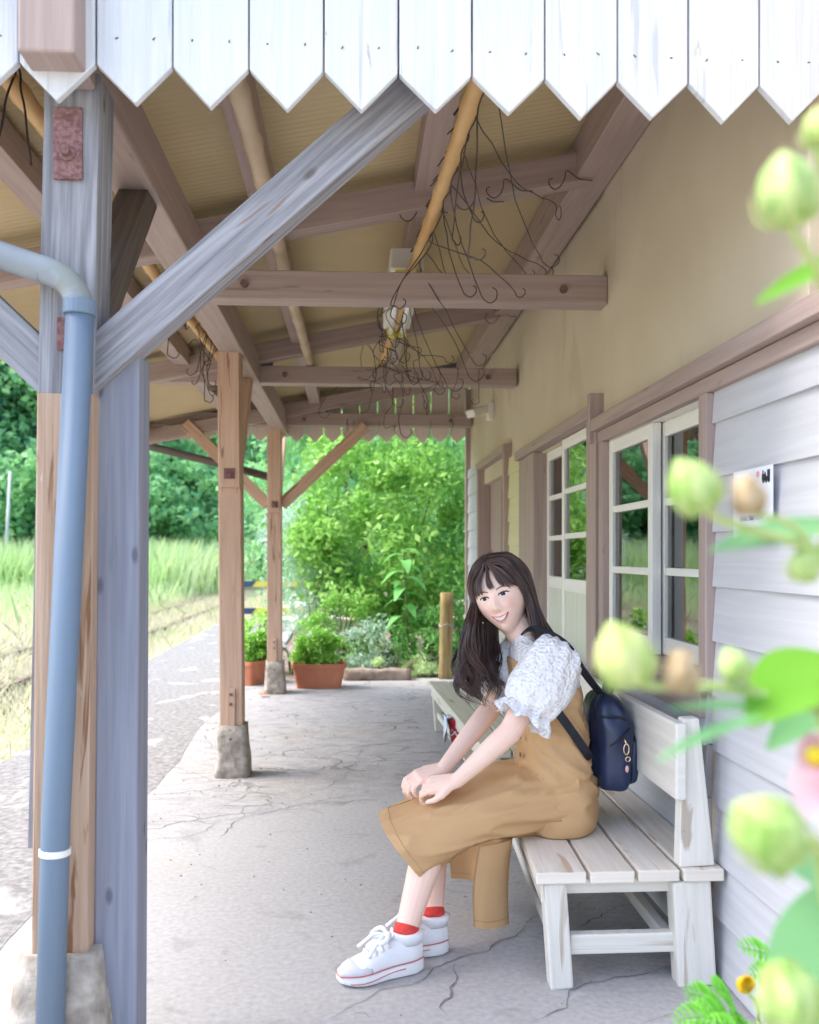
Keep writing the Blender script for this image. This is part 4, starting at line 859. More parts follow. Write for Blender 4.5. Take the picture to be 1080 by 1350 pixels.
# ---- hair
hm = MB()
def strands(guides, n, rad, jit=.006, wave=.0, k=26, seed=0, end=1.0):
    rd = random.Random(seed); G = []
    for g in guides:
        c = catmull(g, 8); m = len(c) - 1; G.append([c[int(i / (k - 1) * m)].lerp(c[min(m, int(i / (k - 1) * m) + 1)], i / (k - 1) * m % 1) for i in range(k)])
    nc = max(3, n // 15); CL = [(rd.random() * (len(G) - 1.0001), V(rd.gauss(0, jit), rd.gauss(0, jit * 1.4), rd.gauss(0, jit)), rd.random() * 6.3, rd.choice((.5, 1, 1, 1.7)), rd.uniform(end, 1)) for _ in range(nc)]
    for q in range(n):
        t, off, ph, cl, ee = CL[q % nc]; t = min(len(G) - 1.0001, max(0, t + rd.gauss(0, .16))); a = int(t); fr = t - a; b = min(a + 1, len(G) - 1)
        o2 = V(rd.gauss(0, jit), rd.gauss(0, jit), rd.gauss(0, jit)) * .65; ph += rd.gauss(0, .25); L = max(6, int(k * min(1, ee * rd.uniform(.95, 1.03)))); pts = []
        gc = CL[q % nc][0]; ga = int(gc); gb = min(ga + 1, len(G) - 1); tw = min(1, wave * 60)
        for i in range(L):
            s_ = i / (k - 1); p = G[a][i].lerp(G[b][i], fr).lerp(G[ga][i].lerp(G[gb][i], gc - ga), tw * .75 * max(0, s_ - .35)) + off * (.35 + .65 * s_) + o2 * (1 - .5 * s_ * tw); wv = wave * max(0, s_ - .42) * 2.2
            pts.append(p + V(math.sin(s_ * 15 + ph), .6 * math.cos(s_ * 12 + ph), 0) * wv * cl)
        r = rad * rd.uniform(.7, 1.3); hm.tube(pts, [r * .5, r, r, r * .95, r * .8, r * .12], 5, False)
def gp(l): return [at(*p) for p in l]
capr = []
for j in range(1, 30):
    ph = math.pi * j / 30; capr.append([HP(.082 * math.sin(ph) * math.cos(2 * math.pi * i / 40), -.010 + .101 * math.sin(ph) * math.sin(2 * math.pi * i / 40), .008 + .117 * -math.cos(ph)) for i in range(40)])
cv = [p for r in capr for p in r]; cf = []
def keep(p):
    d = p - HC; f, u, r = d.dot(hf), d.dot(hu), d.dot(hr); return not (f > .028 - .25 * max(0, -u) * 0 and u < .078 + .0 * abs(r)) and not (f > -.002 and u < -.03)
for j in range(28):
    for i in range(40):
        q = (j * 40 + i, j * 40 + (i + 1) % 40, (j + 1) * 40 + (i + 1) % 40, (j + 1) * 40 + i)
        if all(keep(cv[x]) for x in q): cf.append(q)
hm.add(cv, cf)
def crown(a, l):  # guide from the parting over the scalp in head space, then on to picture points
    return [HP(*p) for p in a] + gp(l)
PT = lambda f: (.004, f, .128 - .35 * max(0, f - .02))
left = [crown([(.006, .062, .106), (.040, .064, .088), (.066, .050, .050), (.077, .040, .0)], [(624, 825, 2.73), (624, 858, 2.73), (634, 888, 2.73), (641, 912, 2.72), (652, 938, 2.72)]),
        crown([(.006, .050, .114), (.046, .052, .092), (.074, .038, .050), (.083, .028, 0)], [(617, 825, 2.745), (614, 860, 2.74), (612, 888, 2.74), (620, 912, 2.74), (634, 932, 2.73)]),
        crown([(.006, .030, .124), (.050, .030, .102), (.080, .020, .055), (.088, .012, 0)], [(618, 825, 2.79), (613, 858, 2.79), (607, 886, 2.78), (611, 912, 2.78), (628, 930, 2.77)]),
        crown([(.006, .0, .130), (.052, .0, .108), (.082, -.01, .055), (.088, -.015, 0)], [(624, 828, 2.83), (622, 862, 2.82), (622, 888, 2.80), (628, 914, 2.79), (645, 942, 2.78)]),
        crown([(.006, -.03, .128), (.050, -.035, .104), (.078, -.05, .05), (.080, -.055, -.02)], [(640, 835, 2.88), (640, 862, 2.85), (642, 888, 2.81), (650, 912, 2.78), (650, 940, 2.77)]),
        crown([(.006, -.05, .118), (.035, -.075, .09), (.050, -.095, .03), (.055, -.09, -.05)], [(656, 842, 2.90), (656, 862, 2.87), (654, 885, 2.82), (662, 904, 2.79), (656, 930, 2.77)])]
strands(left, 620, .0018, .0055, .025, seed=1, end=.80)
strands(left[2:], 300, .0017, .010, .027, seed=5, end=.66)
right = [crown([(-.004, .062, .106), (-.047, .062, .092), (-.068, .046, .045), (-.078, .030, 0), (-.080, .018, -.035)], [(706, 838, 2.715), (722, 850, 2.73), (742, 862, 2.77)]),
         crown([(-.004, .045, .117), (-.054, .046, .103), (-.076, .030, .050), (-.084, .012, 0), (-.084, .0, -.045)], [(712, 838, 2.73), (730, 852, 2.75), (748, 868, 2.79)]),
         crown([(-.004, .02, .128), (-.058, .018, .113), (-.088, .005, .060), (-.089, -.012, 0), (-.086, -.03, -.06)], [(720, 838, 2.76), (736, 852, 2.78), (752, 872, 2.81)]),
         crown([(-.004, -.02, .130), (-.058, -.025, .114), (-.087, -.04, .060), (-.085, -.055, 0), (-.078, -.07, -.07)], [(724, 836, 2.80), (740, 852, 2.81), (755, 880, 2.83)]),
         crown([(-.0, -.05, .122), (-.03, -.085, .09), (-.045, -.105, .03), (-.045, -.11, -.05)], [(728, 842, 2.84), (744, 860, 2.84), (757, 890, 2.85)]),
         crown([(.0, -.05, .122), (.0, -.095, .08), (.0, -.114, .02), (.0, -.112, -.06)], [(724, 842, 2.88), (744, 862, 2.88), (757, 890, 2.88)]),
         crown([(.0, -.05, .122), (.035, -.09, .08), (.05, -.104, .02), (.045, -.105, -.06)], [(712, 842, 2.93), (738, 862, 2.92), (752, 890, 2.91)])]
strands(right, 620, .0020, .0045, .003, seed=2)
def bang(r0, pts): return [HP(r0, .066, .108)] + [face_pt(r, u, o) + V(0, 0, 0) for r, u, o in pts]
bangs = [bang(.006, [(.030, .084, .010), (.052, .055, .009), (.060, .028, .006), (.061, .006, .005)]), bang(.006, [(.022, .082, .012), (.040, .052, .010), (.046, .028, .007), (.044, .012, .005)]),
         bang(.004, [(.014, .080, .012), (.024, .052, .010), (.026, .030, .008), (.022, .013, .006)]), bang(.002, [(.004, .080, .012), (.006, .052, .010), (.004, .032, .008), (-.003, .016, .006)]),
         bang(-.002, [(-.010, .080, .012), (-.018, .052, .010), (-.026, .030, .008), (-.036, .014, .006)]), bang(-.004, [(-.020, .082, .012), (-.036, .054, .010), (-.048, .030, .008), (-.058, .012, .006)])]
bangs += [bang(-.005, [(-.030, .083, .012), (-.050, .058, .009), (-.062, .036, .007), (-.070, .014, .004)]), bang(-.006, [(-.036, .082, .012), (-.058, .060, .008), (-.070, .036, .006), (-.0755, .0, .004)])]
strands(bangs, 120, .0013, .0020, 0, 16, 3, .8); strands(bangs[5:], 60, .0018, .002, 0, 16, 12, .95)
strands([bangs[0], bangs[1]], 26, .0016, .002, 0, 16, 8, .9); strands([bangs[4], bangs[5]], 26, .0016, .002, 0, 16, 9, .9)
hm.build('hair', HAIR, her, smooth=True)
# ---- clothes
def wr(p, amp, sc=(9, 9, 22), seed=0): q = V(p[0] * sc[0] + seed, p[1] * sc[1], p[2] * sc[2]); return V(noise.noise(q), noise.noise(q + V(31, 0, 0)), noise.noise(q + V(0, 17, 0))) * amp
X, Y_, Z_ = V(1, 0, 0), V(0, 1, 0), V(0, 0, 1)
dm = MB()
br = [((.618, 2.80, .3155), .085, .150), ((.620, 2.805, .322), .115, .175), ((.622, 2.805, .37), .127, .188), ((.618, 2.80, .45), .122, .176), ((.614, 2.80, .53), .109, .152), ((.612, 2.80, .60), .103, .138), ((.602, 2.80, .67), .105, .142), ((.590, 2.80, .74), .106, .150), ((.578, 2.80, .80), .100, .140)]
rings = smooth_rings([ell(c, X, Y_, a, b, 84, 2.3) for c, a, b in br], 9)
RR = []
for i, r in enumerate(rings):
    ring = []
    for k, p in enumerate(r):
        z = p.z; d = (p - V(.612, 2.80, z)); d.z = 0; d.normalize()
        an = math.atan2(d.y, d.x); rdg = (1 - abs(noise.noise(V(d.x * 1.2 + d.y * .8, d.y * 1.2, z * 17 + d.x * 1.6)) * 2)) ** 3; fold = .016 * (rdg - .35) * (.35 + .65 * sst(.36, .42, z) * (1 - sst(.62, .74, z))) + .010 * math.exp(-((z - .425 - .03 * d.x) / .018) ** 2) * (d.x * .5 + .5) - .009 * math.exp(-((z - .462 - .03 * d.x) / .012) ** 2) * (d.x * .5 + .5)
        ring.append(p + d * (fold + .005 * noise.noise(p * 11)) + V(0, 0, .035 * sst(.74, .80, z) * -d.x))
    RR.append(ring)
dm.loft(RR)
# skirt over the lap, open at the hem
sk = [((.66, 2.81, .425), (0, 0, 1), .108, .178), ((.53, 2.795, .408), (-.08, 0, 1), .099, .186), ((.40, 2.755, .392), (-.10, 0, 1), .089, .180), ((.30, 2.72, .362), (-.22, 0, 1), .083, .175), ((.22, 2.70, .332), (-.42, 0, .90), .090, .168), ((.142, 2.685, .300), (-.62, 0, .78), .105, .165)]
rings = smooth_rings([ell(c, Y_, V(v).normalized(), b, a, 96, 2.5) for c, v, a, b in sk], 12); S2 = []
for i, r in enumerate(rings):
    t = i / (len(rings) - 1); ring = []
    for k, p in enumerate(r):
        an = 2 * math.pi * k / 96; rdg = (1 - abs(noise.noise(V(math.cos(an) * 2.0 + t * .8, math.sin(an) * 2.6 - t * 2.6, t * 1.1)) * 2)) ** 3; fold = .018 * (rdg - .3) * (.5 + .5 * math.exp(-((t - .3) / .3) ** 2)) + .006 * math.sin(an * 3 + t * 7) * t + .003 * noise.noise(p * 16) + (.0035 if 1.05 < an < 2.2 and t > .45 else 0) * sst(.45, .6, t)
        c = sum(r, V(0, 0, 0)) / 96; d = (p - c).normalized(); low = sst(.2, -.9, math.sin(an))
        q = p + d * fold
        if q.z < .3155 and q.x > .46: q.z = .3155
        ring.append(q)
    S2.append(ring)
dm.loft(S2, False, False)
inn = [[p + ((sum(r, V(0, 0, 0)) / 96) - p).normalized() * .004 for p in r] for r in S2[len(S2) // 3:]]
dm.loft([r[::-1] for r in inn], False, False); dm.loft([S2[-1], inn[-1]], False, False)
# back half of the skirt hanging in front of the bench
pl_ = catmull([(.355, 2.575, 0), (.405, 2.600, 0), (.452, 2.635, 0), (.470, 2.70, 0), (.470, 2.80, 0), (.462, 2.90, 0), (.40, 2.955, 0), (.318, 2.965, 0)], 5); rings = []
for j in range(13):
    t = j / 12; ring = []
    for k, p in enumerate(pl_):
        s_ = k / (len(pl_) - 1); bow = .012 * math.sin(s_ * 20 + t * 2) * t; z = .318 - (.225 + .03 * math.sin(s_ * 3.1)) * t
        e = V(-.022 * t * (1 - s_) + .004, -.012 * t * (1 - s_), 0); ring.append(V(p.x + bow * .7 - .01 * math.sin(t * 3), p.y + bow * .5, z) + e + wr(p, .003))
    rings.append(ring)
dm.loft(rings, False, False, False); dm.loft([[p + V(-.004, .003, 0) for p in r][::-1] for r in rings], False, False, False); dm.loft([rings[-1], [p + V(-.004, .003, 0) for p in rings[-1]]], False, False, False)
dr_ = dm.build('dress', DRESS, her, smooth=True)
sm2 = MB(); nS = len(S2); sm2.tube([S2[i][20] + V(0, -.001, .0015) for i in range(nS // 2, nS)], .0011, 5)
for off in (3,): sm2.tube([p + (p - sum(S2[nS - 1 - off], V(0, 0, 0)) / 96).normalized() * .0006 for p in S2[nS - 1 - off]], .0008, 5)
sm2.tube([p + V(.0005, -.0006, 0) for p in rings[-2]], .0008, 5); sm2.tube([r[64] + (r[64] - sum(r, V(0, 0, 0)) / 96).normalized() * .0008 for r in S2[6:nS - 1]], .0008, 5); sm2.build('seam', mat('dress_seam', (.47, .28, .13), None, rough=.9), dr_)
bt = MB()
for i in range(5): q = V(.497 - .012 * max(0, i - 2) * 0 - .0 * i, 2.735, .60 - .055 * i); q.x = .512 - .105 + .10 * 1 + (.0 if i < 3 else -.002); bt.ball(q + V(-.004, 0, 0), (.003, .008, .008), 8, 6)
bt.build('buttons', mat('tortoise_button', (.16, .08, .04), None, rough=.3), her)
# belt tie fold at the lap
bl = MB()
tr_ = [((.605, 2.80, .66), .101, .136), ((.598, 2.80, .72), .104, .146), ((.588, 2.80, .78), .103, .150), ((.575, 2.80, .83), .093, .155), ((.557, 2.80, .868), .070, .125), ((.545, 2.802, .892), .056, .072), ((.540, 2.803, .903), .051, .056)]
rg = smooth_rings([ell(c, X, Y_, a, b, 48, 2.1) for c, a, b in tr_], 4); bl.loft([[p + wr(p, .004, (14, 14, 14)) for p in r] for r in rg], True, False)
def sleeve(S, E_, r0, seed):
    ax = (E_ - S).normalized(); a = ax.cross(Y_).normalized(); b = ax.cross(a).normalized(); L = (E_ - S).length; prof = [(-.16, .028), (-.10, .060), (.03, .080), (.20, .095), (.40, .104), (.56, .103), (.70, .090), (.76, .072), (.79, .067), (.84, .078), (.89, .088)]
    rings = smooth_rings([ell(S + ax * (L * t) + a * .012 * (1 - abs(t - .4)) + V(.012, 0, .010) * (1 if t > 0 else .2), a, b, r * r0, r * r0 * .84, 64, 2) for t, r in prof], 4); out = []
    n = len(rings)
    for i, r in enumerate(rings):
        t = i / (n - 1); c = sum(r, V(0, 0, 0)) / 64; ring = []
        for k, p in enumerate(r):
            an = 2 * math.pi * k / 64; fr = sst(.70, .78, t); d = (p - c).normalized()
            ring.append(p + d * (.006 * math.sin(an * 9 + seed + t * 4) * (.25 + sst(.5, .72, t) + .9 * (1 - sst(.1, .4, t))) * (1 + 1.1 * fr) + .007 * noise.noise(p * 11) + .0022 * noise.noise(p * 30)) + ax * .010 * fr * math.sin(an * 7 + seed))
        out.append(ring)
    bl.loft(out, False, False); bl.loft([[p + ((sum(r, V(0, 0, 0)) / 64) - p).normalized() * .003 for p in r][::-1] for r in out[-9:]], False, False)
sleeve(SHn + V(.0, -.004, .004), ELn, .91, 0); sleeve(SHf, ELf, .92, 2)
bl.build('blouse', LACE, her, smooth=True)
# ---- shoes and socks
def shoe(heel, d, L, seed):
    d = V(d); d.z = 0; d.normalize(); s_ = V(-d.y, d.x, 0); h = V(heel)
    wsx = lambda t: lerp_list([.020, .031, .034, .033, .033, .036, .041, .045, .043, .035, .018], 101)[int(min(1, max(0, t)) * 100)]
    topz = lambda t: lerp_list([.088, .104, .108, .102, .094, .086, .077, .070, .062, .054, .040], 101)[int(min(1, max(0, t)) * 100)]
    solez = lambda t: .043 - .012 * t; low = lambda t: .012 * max(0, (t - .72) / .28) ** 2 + .004 * max(0, (.08 - t) / .08)
    def P(t, x, z): return h + d * (L * t) + s_ * x + V(0, 0, z)
    T = [0, .03, .08, .15, .25, .35, .45, .55, .65, .75, .84, .91, .96, 1.0]
    mb = MB(); mb.loft([ell(P(t, 0, (low(t) + solez(t)) / 2), s_, Z_, wsx(t) * 1.04, (solez(t) - low(t)) / 2, 28, 5) for t in T]); so_ = mb.build('shoe_sole', SOLEW, her, smooth=True, bevel=0)
    mb = MB(); side = []
    for sgn in (1, -1): side.append([P(t, sgn * wsx(t) * 1.055, solez(t) - .001) for t in T])
    mb.tube(catmull(side[0] + side[1][::-1], 3), .0016, 6); mb.tube(catmull([P(t, (1 if s_.y < 0 else -1) * wsx(t) * 1.065, .024 - .010 * t + .004 * math.sin(t * 6)) for t in T[4:12]], 3), .0012, 6); mb.build('sole_line', PINKL, so_, smooth=True)
    mb = MB(); R2 = []
    for t in T:
        r = ell(P(t * .985 + .006, 0, solez(t)), s_, Z_, wsx(t) * .97, topz(t) - solez(t), 32, 2.3); R2.append([q if q.z > solez(t) - .002 else V(q.x, q.y, solez(t) - .002) for q in r])
    mb.loft(smooth_rings(R2, 2)); up = mb.build('shoe_upper', SHOEW, her, smooth=True)
    mb = MB(); R3 = []
    for t in (.66, .72, .78, .84, .91, .96, 1.0):
        k = .9 if t < .7 else 1; r = ell(P(t * .985 + .008, 0, solez(t)), s_, Z_, wsx(t) * 1.0, (topz(t) - solez(t)) * (.62 if t < .7 else .80 if t < .8 else 1.03), 32, 2.5); R3.append([q if q.z > solez(t) - .002 else V(q.x, q.y, solez(t) - .002) for q in r])
    mb.loft(smooth_rings(R3, 2)); mb.build('toe_cap', SHOEG, up, smooth=True)
    mb = MB()
    for t in (.44, .52, .60, .67): mb.tube(catmull([P(t - .01, -.024, topz(t) - .006), P(t, -.012, topz(t) + .006), P(t + .01, 0, topz(t) + .009), P(t, .012, topz(t) + .006), P(t - .01, .024, topz(t) - .006)], 3), .0042, 8)
    for sg in (1, -1):
        c = P(.40, 0, topz(.4) + .012); mb.tube(catmull([c, c + s_ * .022 * sg + d * .008 + V(0, 0, .016), c + s_ * .038 * sg + d * .022 + V(0, 0, .008), c + s_ * .030 * sg + d * .036 - V(0, 0, .002), c + s_ * .008 * sg + d * .01], 5), .0072, 8)
        mb.tube(catmull([c, c + s_ * .02 * sg + d * .03 + V(0, 0, .006), c + s_ * .030 * sg + d * .055 - V(0, 0, .012), c + s_ * .040 * sg + d * .075 - V(0, 0, .03)], 5), .0050, 8)
    mb.ball(c, .010, 8, 6); mb.build('shoelace', SHOEW, up, smooth=True)
    mb = MB(); mb.loft([ell(P(t_, 0, z_), s_, d, a_, b_, 24) for t_, z_, a_, b_ in ((.16, .080, .030, .042), (.15, .098, .034, .045), (.15, .108, .035, .046), (.16, .112, .031, .041))]); mb.build('shoe_collar', SHOEW, up, smooth=True)
shoe((.185, 2.525, 0), (-.225, -.085, 0), .243, 0); shoe((.268, 2.632, 0), (-.225, -.045, 0), .240, 1)
for A, K in ((ANn, KNn), (ANf, KNf)):
    dd = (K - A).normalized(); mb = MB(); e1 = dd.cross(Y_).normalized(); e2 = dd.cross(e1)
    mb.loft([ell(A + dd * t, e1, e2, r, r, 24) for t, r in ((-.008, .034), (.0, .0345), (.018, .0345), (.0205, .0335), (.021, .029))]); mb.build('sock', REDT, her, smooth=True)
# ---- backpack
bp = thing('backpack', (.80, 2.80, .45), 'navy blue nylon backpack worn on the back of the woman', 'backpack')
mb = MB(); prof = [((.787, 2.80, .437), .030, .085), ((.787, 2.80, .442), .046, .108), ((.789, 2.80, .475), .056, .124), ((.790, 2.80, .54), .062, .128), ((.788, 2.80, .61), .064, .126), ((.783, 2.80, .665), .058, .116), ((.777, 2.80, .70), .044, .096), ((.772, 2.80, .72), .024, .066), ((.770, 2.80, .727), .006, .03)]
rg = smooth_rings([ell(c, X, Y_, a, b, 64, 2.7) for c, a, b in prof], 6); out = []
for r in rg:
    ring = []
    for k, p in enumerate(r):
        d = (p - V(.787, 2.80, p.z)).normalized(); f = .0055 * math.sin(math.atan2(d.y, d.x) * 9 + 4 * noise.noise(p * 9)) * (.4 + noise.noise(p * 7)) + .006 * noise.noise(V(p.x * 20, p.y * 20, p.z * 9))
        ring.append(p + d * f)
    out.append(ring)
mb.loft(out); mb.build('bag', NAVY, bp, smooth=True)
mb = MB(); rg = smooth_rings([ell(c, X, Y_, a, b, 40, 3) for c, a, b in (((.842, 2.80, .452), .008, .07), ((.846, 2.80, .468), .020, .09), ((.850, 2.80, .53), .024, .096), ((.850, 2.80, .585), .020, .092), ((.844, 2.80, .605), .008, .07))], 5)
mb.loft([[p + V(.005, .005, .0) * noise.noise(p * 18) for p in r] for r in rg]); pk = mb.build('front_pocket', NAVY, bp, smooth=True)
mb = MB(); mb.tube(catmull([(.846, 2.708, .588), (.857, 2.74, .601), (.858, 2.80, .606), (.857, 2.86, .601), (.846, 2.892, .588)], 5), .0028, 6); mb.build('zip', STRAPM, pk, smooth=True)
mb = MB(); mb.tube(catmull([V(.789 + .068 * math.sin(a) * .93, 2.80 - .1325 * 1.0 * abs(math.cos(a)) ** .9, .60 + .05 * math.sin(a * 1.0)) for a in [-.9 + 1.8 * k / 8 for k in range(9)]], 3), .0035, 6); mb.tube(catmull([(.740, 2.69, .665), (.775, 2.676, .668), (.812, 2.688, .655), (.842, 2.712, .61)], 5), .0035, 6); mb.build('seam_piping', STRAPM, bp, smooth=True)
def ribbon(pts, wdt, side, th=.003, k=6):
    P = catmull(pts, k); mb = MB(); rings = []
    for i, p in enumerate(P):
        t = (P[min(i + 1, len(P) - 1)] - P[max(i - 1, 0)]).normalized(); s_ = V(side); s_ = (s_ - t * s_.dot(t)).normalized(); n_ = t.cross(s_)
        rings.append([p + s_ * wdt / 2 + n_ * th, p - s_ * wdt / 2 + n_ * th, p - s_ * wdt / 2 - n_ * th, p + s_ * wdt / 2 - n_ * th])
    mb.loft(rings); return mb
ribbon([at(792, 914, 2.75), at(778, 897, 2.71), at(766, 880, 2.655), at(752, 856, 2.640), at(735, 841, 2.652), at(715, 832, 2.68), at(700, 829, 2.70), at(690, 834, 2.66)], .022, (.3, -.75, .6)).build('shoulder_strap', STRAPM, bp)
ribbon([at(722, 920, 2.565), at(738, 942, 2.60), at(756, 967, 2.635), at(772, 990, 2.665), at(778, 1000, 2.70)], .026, (.7, -.1, .7)).build('shoulder_strap', STRAPM, bp)
ribbon([(.70, 2.93, .68), (.66, 2.95, .80), (.60, 2.935, .885), (.54, 2.93, .87), (.50, 2.93, .80)], .022, (0, 1, .2)).build('shoulder_strap', STRAPM, bp)
ribbon([(.765, 2.755, .715), (.775, 2.76, .755), (.790, 2.775, .762), (.80, 2.79, .745), (.797, 2.80, .715)], .022, (.4, -.8, 0)).build('carry_handle', NAVY, bp)
mb = MB(); c = at(826, 988, 2.655); mb.tube([c + V(.008 * math.cos(a), 0, .016 * math.sin(a)) for a in [6.3 * k / 14 for k in range(15)]], .0022, 6, False); c2 = at(828, 1001, 2.655); mb.tube([c2 + V(.007 * math.cos(a), 0, .007 * math.sin(a)) for a in [6.3 * k / 12 for k in range(13)]], .002, 6, False)
mb.tube([c + V(0, 0, .016), c + V(-.004, .01, .03)], .003, 6); ch = mb.build('clip', GOLD, bp, smooth=True)
mb = MB(); mb.ball(at(827, 1014, 2.655), (.006, .004, .011), 10, 6); mb.build('charm', mat('pink_charm', (.75, .45, .42), None, rough=.4), ch, smooth=True)
# ================================================================ vegetation
LEAF_T = leafmat('forest_leaf', (.13, .40, .19), (.42, .72, .32), .45, .5, .5)
LEAF_C = leafmat('cedar_needle', (.06, .22, .16), (.16, .42, .24), .3, .6, .6)
LEAF_B = leafmat('bright_bush_leaf', (.17, .44, .07), (.52, .78, .24), .5, .45, 1.3, (.55, .42, .10))
LEAF_P = leafmat('silvery_shrub_leaf', (.34, .56, .42), (.66, .80, .68), .4, .5, 2.)
LEAF_M = leafmat('mid_green_leaf', (.11, .36, .08), (.32, .62, .18), .4, .45, 2.)
LEAF_L = leafmat('planter_leaf', (.24, .56, .06), (.50, .80, .20), .45, .4, 8.)
LEAF_BIG = leafmat('broad_leaf', (.13, .46, .12), (.28, .64, .20), .4, .4, 2.)
REED = leafmat('tall_reed', (.50, .74, .32), (.76, .86, .56), .5, .6, .35, (.62, .50, .36))
DRYG = leafmat('dry_grass', (.62, .70, .38), (.84, .74, .66), .5, .8, .22)
WFLOW = leafmat('pale_flower', (.62, .60, .66), (.80, .78, .80), .3, .6, 3.)
YFLOW = leafmat('yellow_flower', (.80, .56, .02), (.86, .70, .05), .3, .6, 9.)
def ellipsoid_clumps(c, r, K, cr, n, shell=.55):
    u = unit(rng.normal(size=(K, 3))); rad = (shell + (1 - shell) * rng.random(K)) ** .6
    cc = np.array(c) + u * rad[:, None] * np.array(r); k = rng.integers(0, K, n); cs = cr * (0.55 + .9 * rng.random(K))
    d = unit(rng.normal(size=(n, 3))) * (rng.random(n) ** .45)[:, None]
    return cc[k] + d * cs[k][:, None] * np.array([1, 1, .75]), cc
def trunk(mb, h, r, base=(0, 0, 0), limbs=(), k=8):
    b = V(base); pts = [b + V(noise.noise(V(i * .7, base[0], 0)) * .12 * h * .15, noise.noise(V(i * .7, 3, base[1])) * .12 * h * .15, h * i / k - .15 * (i == 0)) for i in range(k + 1)]
    mb.tube(pts, [r * 1.4, r, r * .9, r * .75, r * .5, r * .2], 9)
    for e in limbs: q = pts[random.randint(k // 3, k - 2)]; e = V(*e); mb.tube(catmull([q, q.lerp(e, .5) + V(0, 0, .08 * h * .3), e], 4), [r * .45, r * .25, r * .06], 6)
def broadleaf(h, r, lab, cat='tree', name='broadleaf_tree', m=LEAF_T, n=7500, L=.26, K=46, grp='broadleaf trees at the wood edge', low=.12):
    t = thing(name, (0, 0, 0), lab, cat, grp); c = (0, 0, h * (.5 + low / 2)); rr = (r, r, h * (.5 - low / 2))
    p, cc = ellipsoid_clumps(c, rr, K, r * .40, n); p[:, 2] = np.maximum(p[:, 2], .1)
    mb = MB(); trunk(mb, h * .75, h * .028, (0, 0, 0), [tuple(q) for q in cc[:12]]); mb.build('trunk', BARK, t, smooth=True)
    arr_mesh('crown', leaf_quads(p, L, .62, .5), 4, m, t); return t
def cedar(h, r, n=8000):
    t = thing('cedar_tree', (0, 0, 0), 'dark conifer with drooping tiers of foliage', 'tree', 'conifers in the wood'); mb = MB(); trunk(mb, h, h * .016); P = []
    for i in range(150):
        z = h * (.10 + .88 * (i / 150) ** .9); L = r * (1 - (z / h)) ** .8 + .25; a = i * 2.4 + random.random(); d = V(math.cos(a), math.sin(a), 0)
        e = V(0, 0, z) + d * L + V(0, 0, -.35 * L); mb.tube([V(0, 0, z), V(0, 0, z) + d * L * .5 + V(0, 0, -.06 * L), e], [.035, .02, .006], 4, False)
        k = max(8, int(n / 150 * (.35 + 1.2 * L / r))); tt = rng.random(k) ** .7
        P.append(np.array([0, 0, z]) + np.outer(tt, np.array(d * L)) + np.outer(-.35 * L * tt ** 1.5, [0, 0, 1]) + rng.normal(size=(k, 3)) * np.array([.16, .16, .09]) * (.5 + tt[:, None]))
    mb.build('trunk', BARK, t); arr_mesh('crown', leaf_quads(np.concatenate(P), .30, .38, .4, None, .6), 4, LEAF_C, t); return t
def place(proto, spots, lab=None):
    for i, (x, y, s, rz) in enumerate(spots):
        if x < -2.5 and y < 90: x, y, s = x * 1.15, y * 1.12 + 5, s * 1.2
        loc = (x, y, hill_z(x, y) - .05)
        if i == 0: proto.location = loc; proto.scale = (s, s, s); proto.rotation_euler.z = rz
        else: copy_thing(proto, loc, rz, s)
GB = 'broadleaf trees at the wood edge'
bA = broadleaf(5.2, 2.3, 'bushy mid green broadleaf tree at the edge of the wood', low=.02); bB = broadleaf(8.5, 3.0, 'taller rounded broadleaf tree standing inside the wood', n=8500, L=.30, grp='broadleaf trees inside the wood')
cA = cedar(14, 2.6)
place(bA, [(-6.6, 28.5, 1, 0), (-5.0, 33, 1.0, 1), (-8.4, 27, .95, 2), (-10.3, 26, 1, 3), (-4.7, 40, 1.1, 4), (-12.6, 25, 1.05, 5), (-15, 23.5, 1, 6), (-4.9, 47, 1.15, .7), (-17.6, 21.5, 1.1, 1.4), (-20, 19, 1.1, 2.2), (-3.9, 58, 1.2, 2.6), (-22.5, 15, 1.1, 2.9), (-24.5, 10, 1.2, 3.3)])
place(bB, [(-7.6, 33, 1, 0), (-5.8, 40, 1, 1), (-10.5, 31, 1.05, 2), (-13.5, 29.5, 1, 3), (-6.2, 50, 1.2, 4), (-16.5, 27, 1.1, 5), (-4.6, 66, 1.35, 6), (-8.8, 43, 1.2, .6), (-20, 24, 1.1, 1.2), (-2.6, 96, 1.5, 2), (-7, 100, 1.5, 3), (2.5, 92, 1.5, 1), (-23.5, 20, 1.2, 2), (-11, 98, 1.5, 4), (-26.5, 14, 1.2, .3), (5.5, 70, 1.2, 2)])
place(cA, [(-11.8, 29, .9, 0), (-9.6, 35, 1, 1), (-13.8, 33, 1.05, 2), (-6.8, 45, 1, 3), (-16, 31, 1.1, 4), (-8.3, 52, 1.15, 5), (-11.5, 39, 1.1, 6), (-5.4, 57, 1.1, .5), (-18.5, 29, 1.15, 1.5), (-21.5, 27, 1.1, 2.5), (-9.2, 30.5, .8, 3.5), (-6, 75, 1.2, 4.2), (-14.6, 27, .85, 5.2), (-24.5, 23, 1.1, .9)])
bC = broadleaf(6.0, 2.6, 'dark green broadleaf tree behind the big bright bush', n=6500, L=.2, grp='trees behind the bush', low=.05)
place(bC, [(.2, 16.5, .85, 0), (2.9, 15.5, 1, 2), (-.9, 24, .8, 3), (1.6, 26, 1.1, 4), (4.6, 20, 1.1, 5), (-.2, 40, 1.1, 1)])
